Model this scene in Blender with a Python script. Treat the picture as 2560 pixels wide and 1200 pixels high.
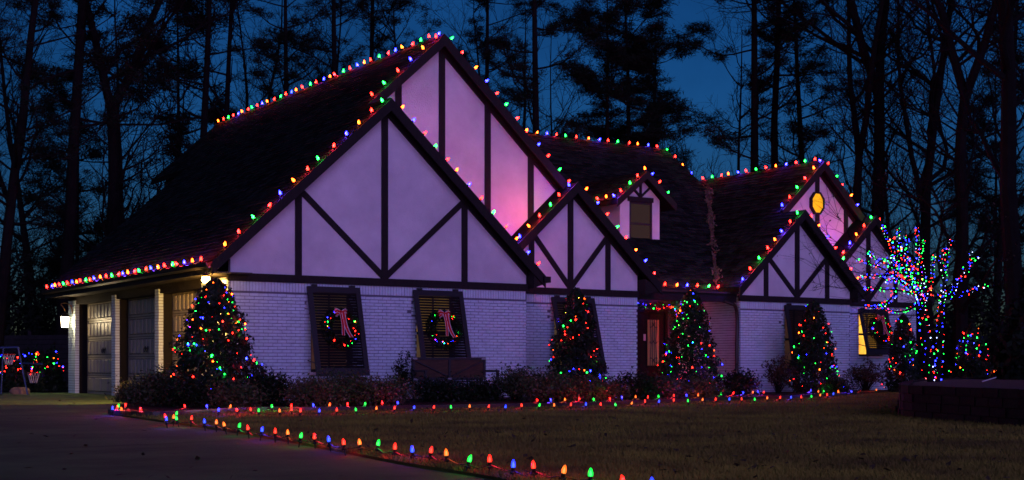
import bpy, math, random
import numpy as np
from mathutils import Vector, Matrix

# ------------------------------------------------------------------ scene, camera, light
for o in list(bpy.data.objects):
    bpy.data.objects.remove(o)
sc = bpy.context.scene
COL = sc.collection
TH = math.radians(33.5)          # camera heading, clockwise from the house's depth axis (+Y)
FPX, HC, YH, CX = 3400.0, 0.78, 911.0, 1280.0   # focal length in photo pixels, lens height, horizon row
S_, C_ = math.sin(TH), math.cos(TH)

cam = bpy.data.cameras.new('camera')
cam_o = bpy.data.objects.new('camera', cam)
COL.objects.link(cam_o)
cam_o.location = (0, 0, HC)
cam_o.rotation_euler = (math.pi / 2, 0, -TH)
cam.lens = 36 * FPX / 2560
cam.sensor_width = 36
cam.shift_y = (YH - 600) / 2560
cam.clip_start = 0.1
cam.clip_end = 1000
sc.camera = cam_o

SUN_EL = math.radians(1.0)
SUN_ROT = math.radians(33.5 + 180 + 12)
world = bpy.data.worlds.new('World')
sc.world = world
world.use_nodes = True
wn = world.node_tree
sky_n = wn.nodes.new('ShaderNodeTexSky')
sky_n.sky_type = 'NISHITA'
sky_n.sun_disc = False
sky_n.sun_elevation = SUN_EL
sky_n.sun_rotation = SUN_ROT
sky_n.ozone_density = 5.0
sky_n.air_density = 0.75
sky_n.dust_density = 0.2
bg_n = wn.nodes['Background']
tc_w = wn.nodes.new('ShaderNodeTexCoord')
nz_w = wn.nodes.new('ShaderNodeTexNoise')          # thin broken cloud over the whole sky
nz_w.inputs['Scale'].default_value = 4.5
nz_w.inputs['Detail'].default_value = 6
nz_w.inputs['Roughness'].default_value = 0.55
mr_w = wn.nodes.new('ShaderNodeMapRange')
mr_w.inputs['From Min'].default_value = 0.35; mr_w.inputs['From Max'].default_value = 0.68
mr_w.inputs['To Min'].default_value = 0.62; mr_w.inputs['To Max'].default_value = 1.2
mx_w = wn.nodes.new('ShaderNodeMix'); mx_w.data_type = 'RGBA'; mx_w.blend_type = 'MULTIPLY'; mx_w.inputs[0].default_value = 1.0
wn.links.new(tc_w.outputs['Generated'], nz_w.inputs['Vector'])
wn.links.new(nz_w.outputs[0], mr_w.inputs[0])
wn.links.new(sky_n.outputs[0], mx_w.inputs[6])
wn.links.new(mr_w.outputs[0], mx_w.inputs[7])
wn.links.new(mx_w.outputs[2], bg_n.inputs[0])
bg_n.inputs[1].default_value = 0.145

sun = bpy.data.lights.new('afterglow', 'SUN')     # last pink light of dusk, very soft
sun.energy = 1.22
sun.color = (0.47, 0.285, 1.0)
sun.angle = math.radians(50)
sun_o = bpy.data.objects.new('afterglow', sun)
COL.objects.link(sun_o)
_az, _el = math.radians(180 + 10), math.radians(15)
sun_dir = Vector((math.sin(_az) * math.cos(_el), math.cos(_az) * math.cos(_el), math.sin(_el)))
sun_o.rotation_euler = sun_dir.to_track_quat('Z', 'Y').to_euler()

vs = sc.view_settings
vs.view_transform = 'Standard'
vs.look = 'None'
vs.exposure = 0.0
vs.gamma = 1.0
vs.use_curve_mapping = False
sc.cycles.use_denoising = True
sc.cycles.filter_width = 1.6
sc.cycles.light_sampling_threshold = 0.04
sc.cycles.max_bounces = 3
sc.cycles.diffuse_bounces = 1
sc.cycles.glossy_bounces = 2
sc.cycles.transmission_bounces = 1
sc.cycles.use_adaptive_sampling = True
sc.cycles.adaptive_threshold = 0.02
sc.cycles.sample_clamp_indirect = 3.0
sc.cycles.caustics_reflective = False
sc.cycles.caustics_refractive = False

# ------------------------------------------------------------------ helpers: geometry of the view
def proj(p):
    d = p[0] * S_ + p[1] * C_
    r = p[0] * C_ - p[1] * S_
    return CX + FPX * r / d, YH - FPX * (p[2] - HC) / d
def at_d(px, py, d):
    r = (px - CX) / FPX * d
    return Vector((d * S_ + r * C_, d * C_ - r * S_, HC + (YH - py) * d / FPX))
def on_z(px, py, z=0.0):
    return at_d(px, py, (HC - z) * FPX / (py - YH))
def on_y(px, py, Y):
    q = (px - CX) / FPX
    return at_d(px, py, Y / (C_ - q * S_))
def on_x(px, py, X):
    q = (px - CX) / FPX
    return at_d(px, py, X / (S_ + q * C_))
def ground_at(px, d):
    p = at_d(px, YH, d)
    p.z = 0
    return p

# ------------------------------------------------------------------ helpers: materials
def mat(name, col, rough=0.8, var=0.0, scale=3.0, bump=0.0, bscale=40.0, col2=None, spec=0.3, metal=0.0, detail=6.0, attr=None, stretch=None, worldspace=False):
    m = bpy.data.materials.new(name)
    m.use_nodes = True
    nt = m.node_tree
    b = nt.nodes['Principled BSDF']
    b.inputs['Roughness'].default_value = rough
    b.inputs['Specular IOR Level'].default_value = spec
    b.inputs['Metallic'].default_value = metal
    tc = nt.nodes.new('ShaderNodeTexCoord')
    src = tc.outputs['Object']
    if worldspace:
        g = nt.nodes.new('ShaderNodeNewGeometry')
        src = g.outputs['Position']
    if stretch:
        mp = nt.nodes.new('ShaderNodeMapping')
        mp.inputs['Scale'].default_value = stretch
        nt.links.new(src, mp.inputs['Vector'])
        src = mp.outputs['Vector']
    c2 = col2 if col2 else tuple(max(0.0, c * (1 - var)) for c in col)
    if var or col2:
        n = nt.nodes.new('ShaderNodeTexNoise')
        n.inputs['Scale'].default_value = scale
        n.inputs['Detail'].default_value = detail
        n.inputs['Roughness'].default_value = 0.65
        nt.links.new(src, n.inputs['Vector'])
        r = nt.nodes.new('ShaderNodeValToRGB')
        r.color_ramp.elements[0].position = 0.36
        r.color_ramp.elements[1].position = 0.64
        r.color_ramp.elements[0].color = (*c2, 1)
        r.color_ramp.elements[1].color = (*col, 1)
        nt.links.new(n.outputs[0], r.inputs[0])
        out = r.outputs[0]
        if attr:
            a = nt.nodes.new('ShaderNodeAttribute')
            a.attribute_name = attr
            mx = nt.nodes.new('ShaderNodeMix')
            mx.data_type = 'RGBA'
            mx.blend_type = 'MULTIPLY'
            mx.inputs[0].default_value = 1.0
            nt.links.new(out, mx.inputs[6])
            nt.links.new(a.outputs['Color'], mx.inputs[7])
            out = mx.outputs[2]
        nt.links.new(out, b.inputs['Base Color'])
    else:
        b.inputs['Base Color'].default_value = (*col, 1)
    if bump:
        n2 = nt.nodes.new('ShaderNodeTexNoise')
        n2.inputs['Scale'].default_value = bscale
        n2.inputs['Detail'].default_value = 5
        nt.links.new(src, n2.inputs['Vector'])
        bp = nt.nodes.new('ShaderNodeBump')
        bp.inputs['Strength'].default_value = bump
        bp.inputs['Distance'].default_value = 0.02
        nt.links.new(n2.outputs[0], bp.inputs['Height'])
        nt.links.new(bp.outputs[0], b.inputs['Normal'])
    return m

def emit(name, col, strength, var=0.0, scale=6.0, col2=None, nosample=False):
    m = bpy.data.materials.new(name)
    m.use_nodes = True
    nt = m.node_tree
    b = nt.nodes['Principled BSDF']
    b.inputs['Base Color'].default_value = (*[min(1, c) * 0.5 for c in col], 1)
    b.inputs['Roughness'].default_value = 0.3
    b.inputs['Emission Color'].default_value = (*col, 1)
    b.inputs['Emission Strength'].default_value = strength
    if col2:
        tc = nt.nodes.new('ShaderNodeTexCoord')
        n = nt.nodes.new('ShaderNodeTexNoise')
        n.inputs['Scale'].default_value = scale
        n.inputs['Detail'].default_value = 3
        nt.links.new(tc.outputs['Object'], n.inputs['Vector'])
        r = nt.nodes.new('ShaderNodeValToRGB')
        r.color_ramp.elements[0].position = 0.35
        r.color_ramp.elements[1].position = 0.65
        r.color_ramp.elements[0].color = (*col2, 1)
        r.color_ramp.elements[1].color = (*col, 1)
        nt.links.new(n.outputs[0], r.inputs[0])
        nt.links.new(r.outputs[0], b.inputs['Emission Color'])
    if nosample:
        m.cycles.emission_sampling = 'NONE'
    return m

M = {}
M['stucco'] = mat('white_stucco', (0.78, 0.76, 0.76), 0.9, 0.22, 0.8, 0.6, 45, worldspace=True)
M['brick'] = mat('white_painted_brick', (0.62, 0.78, 0.82), 0.75, 0.16, 5.0, 0.5, 55, worldspace=True)
M['mortar'] = mat('painted_mortar', (0.15, 0.16, 0.19), 0.95, 0.25, 9, 0.3, 80, worldspace=True)
M['timber'] = mat('dark_timber', (0.018, 0.013, 0.012), 0.75, 0.4, 3, 0.4, 25, stretch=(6, 6, 1.5), worldspace=True)
M['shingle'] = mat('dark_roof_shingle', (0.017, 0.026, 0.022), 1.0, 0.6, 7, 0.5, 70, attr='shade', worldspace=True, spec=0.03)
M['roofdeck'] = mat('dark_roof_deck', (0.010, 0.009, 0.009), 1.0, 0.3, 6, spec=0.03)
M['soffit'] = mat('dark_brown_soffit', (0.06, 0.045, 0.038), 0.7, 0.3, 4)
M['gutter'] = mat('brown_gutter_metal', (0.02, 0.015, 0.014), 0.35, spec=0.5)
M['door'] = mat('cream_garage_door', (0.36, 0.32, 0.24), 0.4, 0.08, 2, 0.2, 20, spec=0.5, worldspace=True)
M['door_dark'] = mat('dark_door_wood', (0.009, 0.008, 0.008), 0.7, 0.3, 4, spec=0.15)
M['iron'] = mat('black_iron', (0.012, 0.012, 0.013), 0.45, spec=0.5)
M['shutter'] = mat('black_shutter_paint', (0.017, 0.014, 0.016), 0.5, 0.25, 6, spec=0.4)
M['win_frame'] = mat('dark_window_frame', (0.03, 0.025, 0.022), 0.5)
M['white_trim'] = mat('white_painted_trim', (0.78, 0.77, 0.76), 0.6, 0.08, 3)
M['glow_dim'] = emit('dim_lit_window', (0.95, 0.62, 0.22), 0.065, col2=(0.3, 0.2, 0.08), scale=2.5)
M['glow_mid'] = emit('warm_lit_window', (1.0, 0.60, 0.10), 0.28, col2=(0.45, 0.22, 0.04), scale=2.0)
M['glow_hot'] = emit('bright_lit_window', (1.0, 0.55, 0.06), 1.5, col2=(0.75, 0.28, 0.03), scale=2.2)
M['glow_oct'] = emit('amber_octagon_glass', (1.0, 0.52, 0.012), 0.95, col2=(0.85, 0.38, 0.006), scale=4)
M['glow_door'] = emit('dim_door_glass', (0.8, 0.42, 0.18), 0.03, col2=(0.45, 0.2, 0.08), scale=3)
g = bpy.data.materials.new('dormer_glass'); g.use_nodes = True
b_ = g.node_tree.nodes['Principled BSDF']
b_.inputs['Base Color'].default_value = (0.012, 0.01, 0.01, 1); b_.inputs['Roughness'].default_value = 0.06
b_.inputs['Emission Color'].default_value = (0.6, 0.3, 0.16, 1); b_.inputs['Emission Strength'].default_value = 0.045
M['glass_dark'] = g
M['asphalt'] = mat('aggregate_driveway', (0.12, 0.225, 0.063), 0.85, scale=0.8, col2=(0.06, 0.112, 0.034), bump=0.9, bscale=130, spec=0.25, worldspace=True)
M['lawn'] = mat('dormant_lawn_soil', (0.18, 0.165, 0.028), 1.0, scale=0.9, col2=(0.075, 0.06, 0.02), bump=1.0, bscale=60, worldspace=True, spec=0.1)
M['blade'] = mat('dormant_grass_blade', (0.31, 0.275, 0.045), 0.9, scale=0.8, col2=(0.12, 0.09, 0.028), worldspace=True, spec=0.1)
M['mulch'] = mat('dark_bark_mulch', (0.022, 0.014, 0.010), 1.0, 0.5, 12, 1.0, 40, worldspace=True, spec=0.1)
M['ground'] = mat('leaf_litter_ground', (0.022, 0.017, 0.012), 1.0, 0.5, 0.6, 0.6, 8, worldspace=True, spec=0.1)
M['bark'] = mat('dark_bark', (0.010, 0.009, 0.008), 0.95, 0.4, 3, 0.6, 12, spec=0.1)
M['twig'] = mat('dark_twig', (0.008, 0.007, 0.007), 0.95, spec=0.1)
M['needle'] = mat('pine_needle', (0.010, 0.017, 0.009), 0.8, 0.4, 1.0, spec=0.15)
M['leaf_d'] = mat('dark_holly_leaf', (0.010, 0.024, 0.008), 0.5, 0.5, 2.5, spec=0.2)
M['leaf_m'] = mat('shrub_leaf', (0.05, 0.07, 0.025), 0.55, 0.45, 3, spec=0.3)
M['leaf_r'] = mat('reddish_shrub_leaf', (0.07, 0.06, 0.024), 0.55, col2=(0.022, 0.055, 0.014), scale=2.5, spec=0.3)
M['leaf_b'] = mat('dry_brown_leaf', (0.06, 0.042, 0.02), 0.8, 0.4, 4)
M['valley_leaf'] = mat('pale_leaf_litter', (0.14, 0.11, 0.07), 0.9, 0.5, 9)
M['wire'] = mat('green_wire', (0.008, 0.013, 0.009), 0.5)
M['socket'] = mat('bulb_socket', (0.010, 0.018, 0.011), 0.5)
M['planter'] = mat('dark_wall_stone', (0.018, 0.015, 0.013), 0.9, 0.45, 4, 0.8, 18, worldspace=True)
M['topsoil'] = mat('planter_mulch', (0.075, 0.06, 0.05), 1.0, 0.6, 9, 1.0, 30, worldspace=True)
M['bench_wood'] = mat('reddish_bench_wood', (0.075, 0.036, 0.020), 0.6, 0.45, 4, 0.3, 12, stretch=(1, 6, 6))
M['bench_frame'] = mat('dark_bench_frame', (0.013, 0.013, 0.016), 0.5, spec=0.5)
M['bracket'] = mat('grey_metal_bracket', (0.35, 0.35, 0.36), 0.45, metal=0.6)
M['ribbon'] = mat('red_ribbon', (0.62, 0.006, 0.006), 0.55, 0.2, 20)
M['ribbon_w'] = mat('white_ribbon_edge', (0.85, 0.85, 0.83), 0.5)
M['fence'] = mat('dark_fence_board', (0.03, 0.027, 0.027), 0.9, 0.4, 4, 0.3, 20, worldspace=True)
M['blue_tube'] = mat('blue_painted_tube', (0.02, 0.05, 0.16), 0.4, spec=0.5)
M['red_rim'] = mat('red_painted_rim', (0.35, 0.03, 0.02), 0.45)
M['net'] = mat('white_net_cord', (0.5, 0.5, 0.52), 0.8)
M['tan'] = mat('tan_stone', (0.26, 0.17, 0.11), 0.8, 0.4, 6)
M['lantern'] = emit('lantern_glass_light', (1.0, 0.80, 0.48), 14)
M['flood'] = emit('amber_flood_light', (1.0, 0.50, 0.09), 60, nosample=True)
M['brass'] = mat('aged_brass', (0.35, 0.22, 0.07), 0.35, metal=0.8)
M['door_white'] = mat('pale_notice', (0.6, 0.55, 0.55), 0.7)

BC = {  # bulb colours as seen: narrow-band LEDs behind faceted lenses
    'R': ((1.0, 0.011, 0.006), 30.0), 'O': ((1.0, 0.075, 0.004), 30.0),
    'G': ((0.008, 1.0, 0.05), 20.0), 'B': ((0.010, 0.014, 1.0), 44.0)}
BL = {  # the light each big bulb throws: colour, watts
    'R': ((1.0, 0.02, 0.06), 19), 'O': ((1.0, 0.14, 0.02), 7), 'G': ((0.02, 1.0, 0.12), 6), 'B': ((0.16, 0.04, 1.0), 21)}
for k, (c, s) in BC.items():
    M['c9' + k] = emit('lit_bulb_' + {'R': 'red', 'O': 'orange', 'G': 'green', 'B': 'blue'}[k], c, s, nosample=True)
    M['mini' + k] = emit('lit_mini_bulb_' + {'R': 'red', 'O': 'orange', 'G': 'green', 'B': 'blue'}[k], c, s, nosample=True)
for k, (c, s) in BC.items():       # near path bulbs: clear coloured lens over a bright core
    nm_ = {'R': 'red', 'O': 'orange', 'G': 'green', 'B': 'blue'}[k]
    M['core' + k] = emit('path_bulb_core_' + nm_, {'R': (1.0, 0.30, 0.16), 'O': (1.0, 0.62, 0.26), 'G': (0.30, 1.0, 0.50), 'B': (0.25, 0.50, 1.0)}[k], 2.6, nosample=True)
    m = emit('path_bulb_lens_' + nm_, {'R': (1.0, 0.05, 0.02), 'O': (1.0, 0.26, 0.02), 'G': (0.01, 1.0, 0.10), 'B': (0.03, 0.10, 1.0)}[k], 1.5, nosample=True)
    nt = m.node_tree
    tr_ = nt.nodes.new('ShaderNodeBsdfTransparent'); mx_ = nt.nodes.new('ShaderNodeMixShader'); mx_.inputs[0].default_value = 0.55
    tr_.inputs[0].default_value = (*[0.3 + 0.7 * min(1, v) for v in c], 1)
    nt.links.new(tr_.outputs[0], mx_.inputs[1]); nt.links.new(nt.nodes['Principled BSDF'].outputs[0], mx_.inputs[2])
    nt.links.new(mx_.outputs[0], nt.nodes['Material Output'].inputs['Surface'])
    M['lens' + k] = m
LAMPS = {}
def bulb_lamp(k, p, watts, parent, radius=0.036):
    key = (k, watts)
    if key not in LAMPS:
        l = bpy.data.lights.new('bulb_light_' + CN[k], 'POINT')
        l.color = BL[k][0]; l.energy = BL[k][1] * watts; l.shadow_soft_size = radius
        LAMPS[key] = l
    o = bpy.data.objects.new('bulb_light', LAMPS[key])
    COL.objects.link(o); o.parent = parent; o.location = p
    return o
CN = {'R': 'red', 'O': 'orange', 'G': 'green', 'B': 'blue'}

# ------------------------------------------------------------------ helpers: meshes
class MB:
    def __init__(self):
        self.v, self.f, self.m = [], [], []
    def add(self, vs_, fs_, mi=0):
        o = len(self.v)
        self.v.extend([tuple(p) for p in vs_])
        self.f.extend([tuple(i + o for i in f) for f in fs_])
        self.m.extend([mi] * len(fs_))
    def box(self, x0, x1, y0, y1, z0, z1, mi=0):
        self.add([(x0, y0, z0), (x1, y0, z0), (x1, y1, z0), (x0, y1, z0), (x0, y0, z1), (x1, y0, z1), (x1, y1, z1), (x0, y1, z1)],
                 [(0, 3, 2, 1), (4, 5, 6, 7), (0, 1, 5, 4), (1, 2, 6, 5), (2, 3, 7, 6), (3, 0, 4, 7)], mi)
    def prism(self, poly, vec, mi=0):
        n = len(poly)
        a = [Vector(p) for p in poly]
        vec = Vector(vec)
        self.add(a + [p + vec for p in a],
                 [tuple(range(n))[::-1], tuple(range(n, 2 * n))] + [(i, (i + 1) % n, (i + 1) % n + n, i + n) for i in range(n)], mi)
    def xz(self, poly, y0, y1, mi=0):
        self.prism([(x, y0, z) for x, z in poly], (0, y1 - y0, 0), mi)
    def bar(self, a, b, w, h, up=(0, 0, 1), mi=0):
        a, b = Vector(a), Vector(b)
        t = (b - a).normalized()
        s = t.cross(Vector(up))
        if s.length < 1e-4:
            s = t.cross(Vector((1, 0, 0)))
        s.normalize()
        u = s.cross(t)
        s, u = s * w / 2, u * h / 2
        self.prism([a - s - u, a + s - u, a + s + u, a - s + u], b - a, mi)
    def tube(self, pts, radii, n=6, cap=True, mi=0):
        pts = [Vector(p) for p in pts]
        if not hasattr(radii, '__len__'):
            radii = [radii] * len(pts)
        o = len(self.v)
        ref = Vector((0.31, 0.17, 0.93))
        for i, p in enumerate(pts):
            t = (pts[min(i + 1, len(pts) - 1)] - pts[max(i - 1, 0)])
            if t.length < 1e-9:
                t = Vector((0, 0, 1))
            t.normalize()
            s = t.cross(ref)
            if s.length < 0.05:
                s = t.cross(Vector((1, 0, 0)))
            s.normalize()
            u = s.cross(t)
            for k in range(n):
                a = 2 * math.pi * k / n
                q = p + (s * math.cos(a) + u * math.sin(a)) * radii[i]
                self.v.append((q.x, q.y, q.z))
        for i in range(len(pts) - 1):
            for k in range(n):
                k2 = (k + 1) % n
                self.f.append((o + i * n + k, o + i * n + k2, o + (i + 1) * n + k2, o + (i + 1) * n + k))
                self.m.append(mi)
        if cap:
            e = o + (len(pts) - 1) * n
            self.f.append(tuple(range(o + n - 1, o - 1, -1))); self.m.append(mi)
            self.f.append(tuple(range(e, e + n))); self.m.append(mi)
    def lathe(self, prof, n=10, mi=0, mis=None, c=(0, 0, 0)):
        o = len(self.v)
        for r, z in prof:
            for k in range(n):
                a = 2 * math.pi * k / n
                self.v.append((c[0] + r * math.cos(a), c[1] + r * math.sin(a), c[2] + z))
        for i in range(len(prof) - 1):
            for k in range(n):
                k2 = (k + 1) % n
                self.f.append((o + i * n + k, o + i * n + k2, o + (i + 1) * n + k2, o + (i + 1) * n + k))
                self.m.append(mis[i] if mis else mi)
    def ring(self, c, ax, ay, R, r, n=24, m=6, mi=0):
        c, ax, ay = Vector(c), Vector(ax).normalized(), Vector(ay).normalized()
        az = ax.cross(ay)
        o = len(self.v)
        for i in range(n):
            a = 2 * math.pi * i / n
            d = ax * math.cos(a) + ay * math.sin(a)
            for k in range(m):
                b = 2 * math.pi * k / m
                q = c + d * (R + r * math.cos(b)) + az * r * math.sin(b)
                self.v.append(tuple(q))
        for i in range(n):
            for k in range(m):
                i2, k2 = (i + 1) % n, (k + 1) % m
                self.f.append((o + i * m + k, o + i2 * m + k, o + i2 * m + k2, o + i * m + k2))
                self.m.append(mi)
    def mesh(self, name, mats, smooth=False):
        me = bpy.data.meshes.new(name)
        me.from_pydata(self.v, [], self.f)
        for m_ in (mats if isinstance(mats, (list, tuple)) else [mats]):
            me.materials.append(m_)
        if any(self.m):
            me.polygons.foreach_set('material_index', self.m)
        if smooth:
            me.polygons.foreach_set('use_smooth', [True] * len(self.f))
        me.update()
        return me
    def build(self, name, mats, parent=None, smooth=False):
        return link(name, self.mesh(name, mats, smooth), parent)

def link(name, me, parent=None, loc=None):
    o = bpy.data.objects.new(name, me)
    COL.objects.link(o)
    if parent is not None:
        o.parent = parent
        off = parent.get('_off')
        if off is not None:
            o.matrix_parent_inverse = Matrix.Translation(-Vector(off))
    if loc is not None:
        o.location = loc
    return o
def tag(o, label=None, cat=None, group=None, kind=None):
    if label: o['label'] = label
    if cat: o['category'] = cat
    if group: o['group'] = group
    if kind: o['kind'] = kind
    return o
def thing(name, label, cat, loc=(0, 0, 0), rz=0.0, group=None, local=False):
    o = bpy.data.objects.new(name, None)
    COL.objects.link(o)
    o.empty_display_size = 0.2
    o.location = loc
    o.rotation_euler = (0, 0, rz)
    if not local:
        o['_off'] = tuple(loc)
    return tag(o, label, cat, group)

def leaves_mesh(name, pos, nrm, size, rng, mats, aspect=1.8, fold=False):
    """diamond shaped leaves at pos, facing roughly nrm"""
    n = len(pos)
    t = rng.normal(size=(n, 3))
    t -= nrm * np.sum(t * nrm, axis=1, keepdims=True)
    t /= np.linalg.norm(t, axis=1, keepdims=True) + 1e-9
    s = np.cross(nrm, t)
    sz = (size * rng.uniform(0.6, 1.3, n))[:, None]
    v = np.stack([pos - t * sz, pos + s * sz / aspect, pos + t * sz, pos - s * sz / aspect], axis=1).reshape(-1, 3)
    me = bpy.data.meshes.new(name)
    me.vertices.add(4 * n)
    me.vertices.foreach_set('co', v.astype(np.float32).ravel())
    me.loops.add(4 * n)
    me.loops.foreach_set('vertex_index', np.arange(4 * n, dtype=np.int32))
    me.polygons.add(n)
    me.polygons.foreach_set('loop_start', np.arange(0, 4 * n, 4, dtype=np.int32))
    me.polygons.foreach_set('loop_total', np.full(n, 4, dtype=np.int32))
    me.update(calc_edges=True)
    for m_ in (mats if isinstance(mats, (list, tuple)) else [mats]):
        me.materials.append(m_)
    return me
def tris_mesh(name, v, mats):
    n = len(v) // 3
    me = bpy.data.meshes.new(name)
    me.vertices.add(3 * n)
    me.vertices.foreach_set('co', np.asarray(v, dtype=np.float32).ravel())
    me.loops.add(3 * n)
    me.loops.foreach_set('vertex_index', np.arange(3 * n, dtype=np.int32))
    me.polygons.add(n)
    me.polygons.foreach_set('loop_start', np.arange(0, 3 * n, 3, dtype=np.int32))
    me.polygons.foreach_set('loop_total', np.full(n, 3, dtype=np.int32))
    me.update(calc_edges=True)
    me.materials.append(mats)
    return me
def unit(a):
    return a / (np.linalg.norm(a, axis=-1, keepdims=True) + 1e-9)
def smooth_poly(pts, k=6, closed=False):
    out, n = [], len(pts)
    rng_ = range(n if closed else n - 1)
    for i in rng_:
        if closed:
            p0, p1, p2, p3 = pts[(i - 1) % n], pts[i], pts[(i + 1) % n], pts[(i + 2) % n]
        else:
            p0, p1, p2, p3 = pts[max(i - 1, 0)], pts[i], pts[i + 1], pts[min(i + 2, n - 1)]
        p0, p1, p2, p3 = map(Vector, (p0, p1, p2, p3))
        for j in range(k):
            t = j / k
            out.append(0.5 * ((2 * p1) + (p2 - p0) * t + (2 * p0 - 5 * p1 + 4 * p2 - p3) * t * t + (3 * p1 - p0 - 3 * p2 + p3) * t ** 3))
    if not closed:
        out.append(Vector(pts[-1]))
    return out

# ------------------------------------------------------------------ setting: ground, driveway, lawn, bed
gm = MB(); gm.add([(-300, -60, -0.03), (300, -60, -0.03), (300, 400, -0.03), (-300, 400, -0.03)], [(0, 1, 2, 3)])
tag(gm.build('ground', M['ground']), kind='structure')

edge_px = [(300, 1040), (360, 1049), (500, 1069), (640, 1091), (800, 1121), (1000, 1161), (1130, 1182), (1240, 1201), (1500, 1250), (2000, 1330)]
lawn_edge = smooth_poly([on_z(x, y) for x, y in edge_px], 6)
bed_px = [(272, 1037), (330, 1043), (420, 1043), (520, 1037), (640, 1031), (800, 1031), (1035, 1026), (1400, 1019), (1700, 1008), (2000, 997), (2130, 988), (2230, 981)]
bed_edge = smooth_poly([on_z(x, y) for x, y in bed_px], 5)

dm = MB()
far = [(-30, -8), (4, -8)]
dpoly = [(p.x, p.y) for p in lawn_edge[::-1]] + [(bed_edge[0].x, bed_edge[0].y), (9.2, 28.6), (10.9, 30.0), (10.9, 38.3), (4, 42), (-30, 42), (-30, -8)]
dm.add([(x, y, 0.0) for x, y in dpoly], [tuple(range(len(dpoly)))])
tag(dm.build('driveway', M['asphalt']), kind='structure')

lm = MB()
lp = [(p.x, p.y, 0.022) for p in lawn_edge[::-1]] + [(p.x, p.y, 0.022) for p in bed_edge[1:]] + [(40, 24, 0.022), (40, 0, 0.022), (14, -2, 0.022)]
lm.add(lp, [tuple(range(len(lp)))])
ne = len(lawn_edge)
skirt = [(p.x, p.y, -0.01) for p in lawn_edge[::-1]]
o_ = len(lm.v); lm.v.extend(skirt)
for i in range(ne - 1):
    lm.f.append((i, i + 1, o_ + i + 1, o_ + i)); lm.m.append(0)
tag(lm.build('lawn', M['lawn']), kind='structure')

bm_ = MB()
bpoly = [(p.x, p.y, 0.035) for p in bed_edge] + [(34.5, 27.6, 0.035), (34.5, 30, 0.035), (9.4, 30, 0.035), (9.2, 28.6, 0.035)]
bm_.add(bpoly, [tuple(range(len(bpoly)))])
tag(bm_.build('mulch_bed', M['mulch']), kind='structure')

# low edging strip along the bed
em = MB()
for i in range(len(bed_edge) - 1):
    a, b = bed_edge[i], bed_edge[i + 1]
    em.bar((a.x, a.y, 0.05), (b.x, b.y, 0.05), 0.035, 0.075)
tag(em.build('bed_edging', M['gutter']), 'low dark edging strip between the brown lawn and the planting bed', 'edging')

def inside(pts, poly):
    x, y = pts[:, 0], pts[:, 1]
    r = np.zeros(len(pts), bool)
    n = len(poly)
    for i in range(n):
        x0, y0 = poly[i][:2]; x1, y1 = poly[(i + 1) % n][:2]
        c = ((y0 > y) != (y1 > y)) & (x < (x1 - x0) * (y - y0) / (y1 - y0 + 1e-12) + x0)
        r ^= c
    return r
rng = np.random.default_rng(5)
def blades(n, dmin, dmax, seed, hgt, wid):
    r_ = np.random.default_rng(seed)
    d = 1 / r_.uniform(1 / dmax, 1 / dmin, n)
    q = r_.uniform(-0.36, 0.42, n) * d
    p = np.stack([d * S_ + q * C_, d * C_ - q * S_, np.full(n, 0.022)], 1)
    p = p[inside(p, lp)]
    n = len(p)
    lean = r_.normal(0, 0.55, (n, 2))
    h = hgt * r_.uniform(0.5, 1.3, n)
    a = r_.uniform(0, 6.283, n)
    w = np.stack([np.cos(a), np.sin(a), np.zeros(n)], 1) * (wid * (1 + p[:, :1] * 0))
    tip = p + np.stack([lean[:, 0] * h, lean[:, 1] * h, h], 1)
    return np.stack([p - w, p + w, tip], 1).reshape(-1, 3)
bl = np.concatenate([blades(150000, 8.3, 22, 1, 0.035, 0.004), blades(60000, 16, 40, 2, 0.04, 0.006)])
tag(link('lawn_grass', tris_mesh('lawn_grass', bl, M['blade'])), 'short dormant brown grass covering the front lawn', 'grass', kind='stuff')

rl = np.random.default_rng(8)
nlf = 420
dl = 1 / rl.uniform(1 / 38, 1 / 8.5, nlf); ql = rl.uniform(-0.37, 0.40, nlf) * dl
pl_ = np.stack([dl * S_ + ql * C_, dl * C_ - ql * S_, np.full(nlf, 0.05)], 1)
onl = inside(pl_, lp); ond = inside(pl_, dpoly) & (rl.uniform(size=nlf) < 0.35)
pl_[:, 2] = np.where(onl, 0.05, 0.012)
pl_ = pl_[onl | ond]
tag(link('fallen_leaves', leaves_mesh('fallen_leaves', pl_, unit(rl.normal(0, .35, (len(pl_), 3)) + np.array([0, 0, 1])), 0.035, rl, M['leaf_b'])), 'dry brown leaves scattered over the lawn and driveway', 'leaves', kind='stuff')

# expansion joint lines cut into the driveway
jm = MB()
for a, b in ((on_z(0, 1128), on_z(900, 1088)), (on_z(0, 1037), on_z(290, 1044))):
    a.z = b.z = 0.004
    t = (b - a).normalized(); s = Vector((-t.y, t.x, 0)) * 0.012
    jm.add([a - s, b - s, b + s, a + s], [(0, 1, 2, 3)])
tag(jm.build('driveway_joint', M['mulch']), kind='structure')

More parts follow.
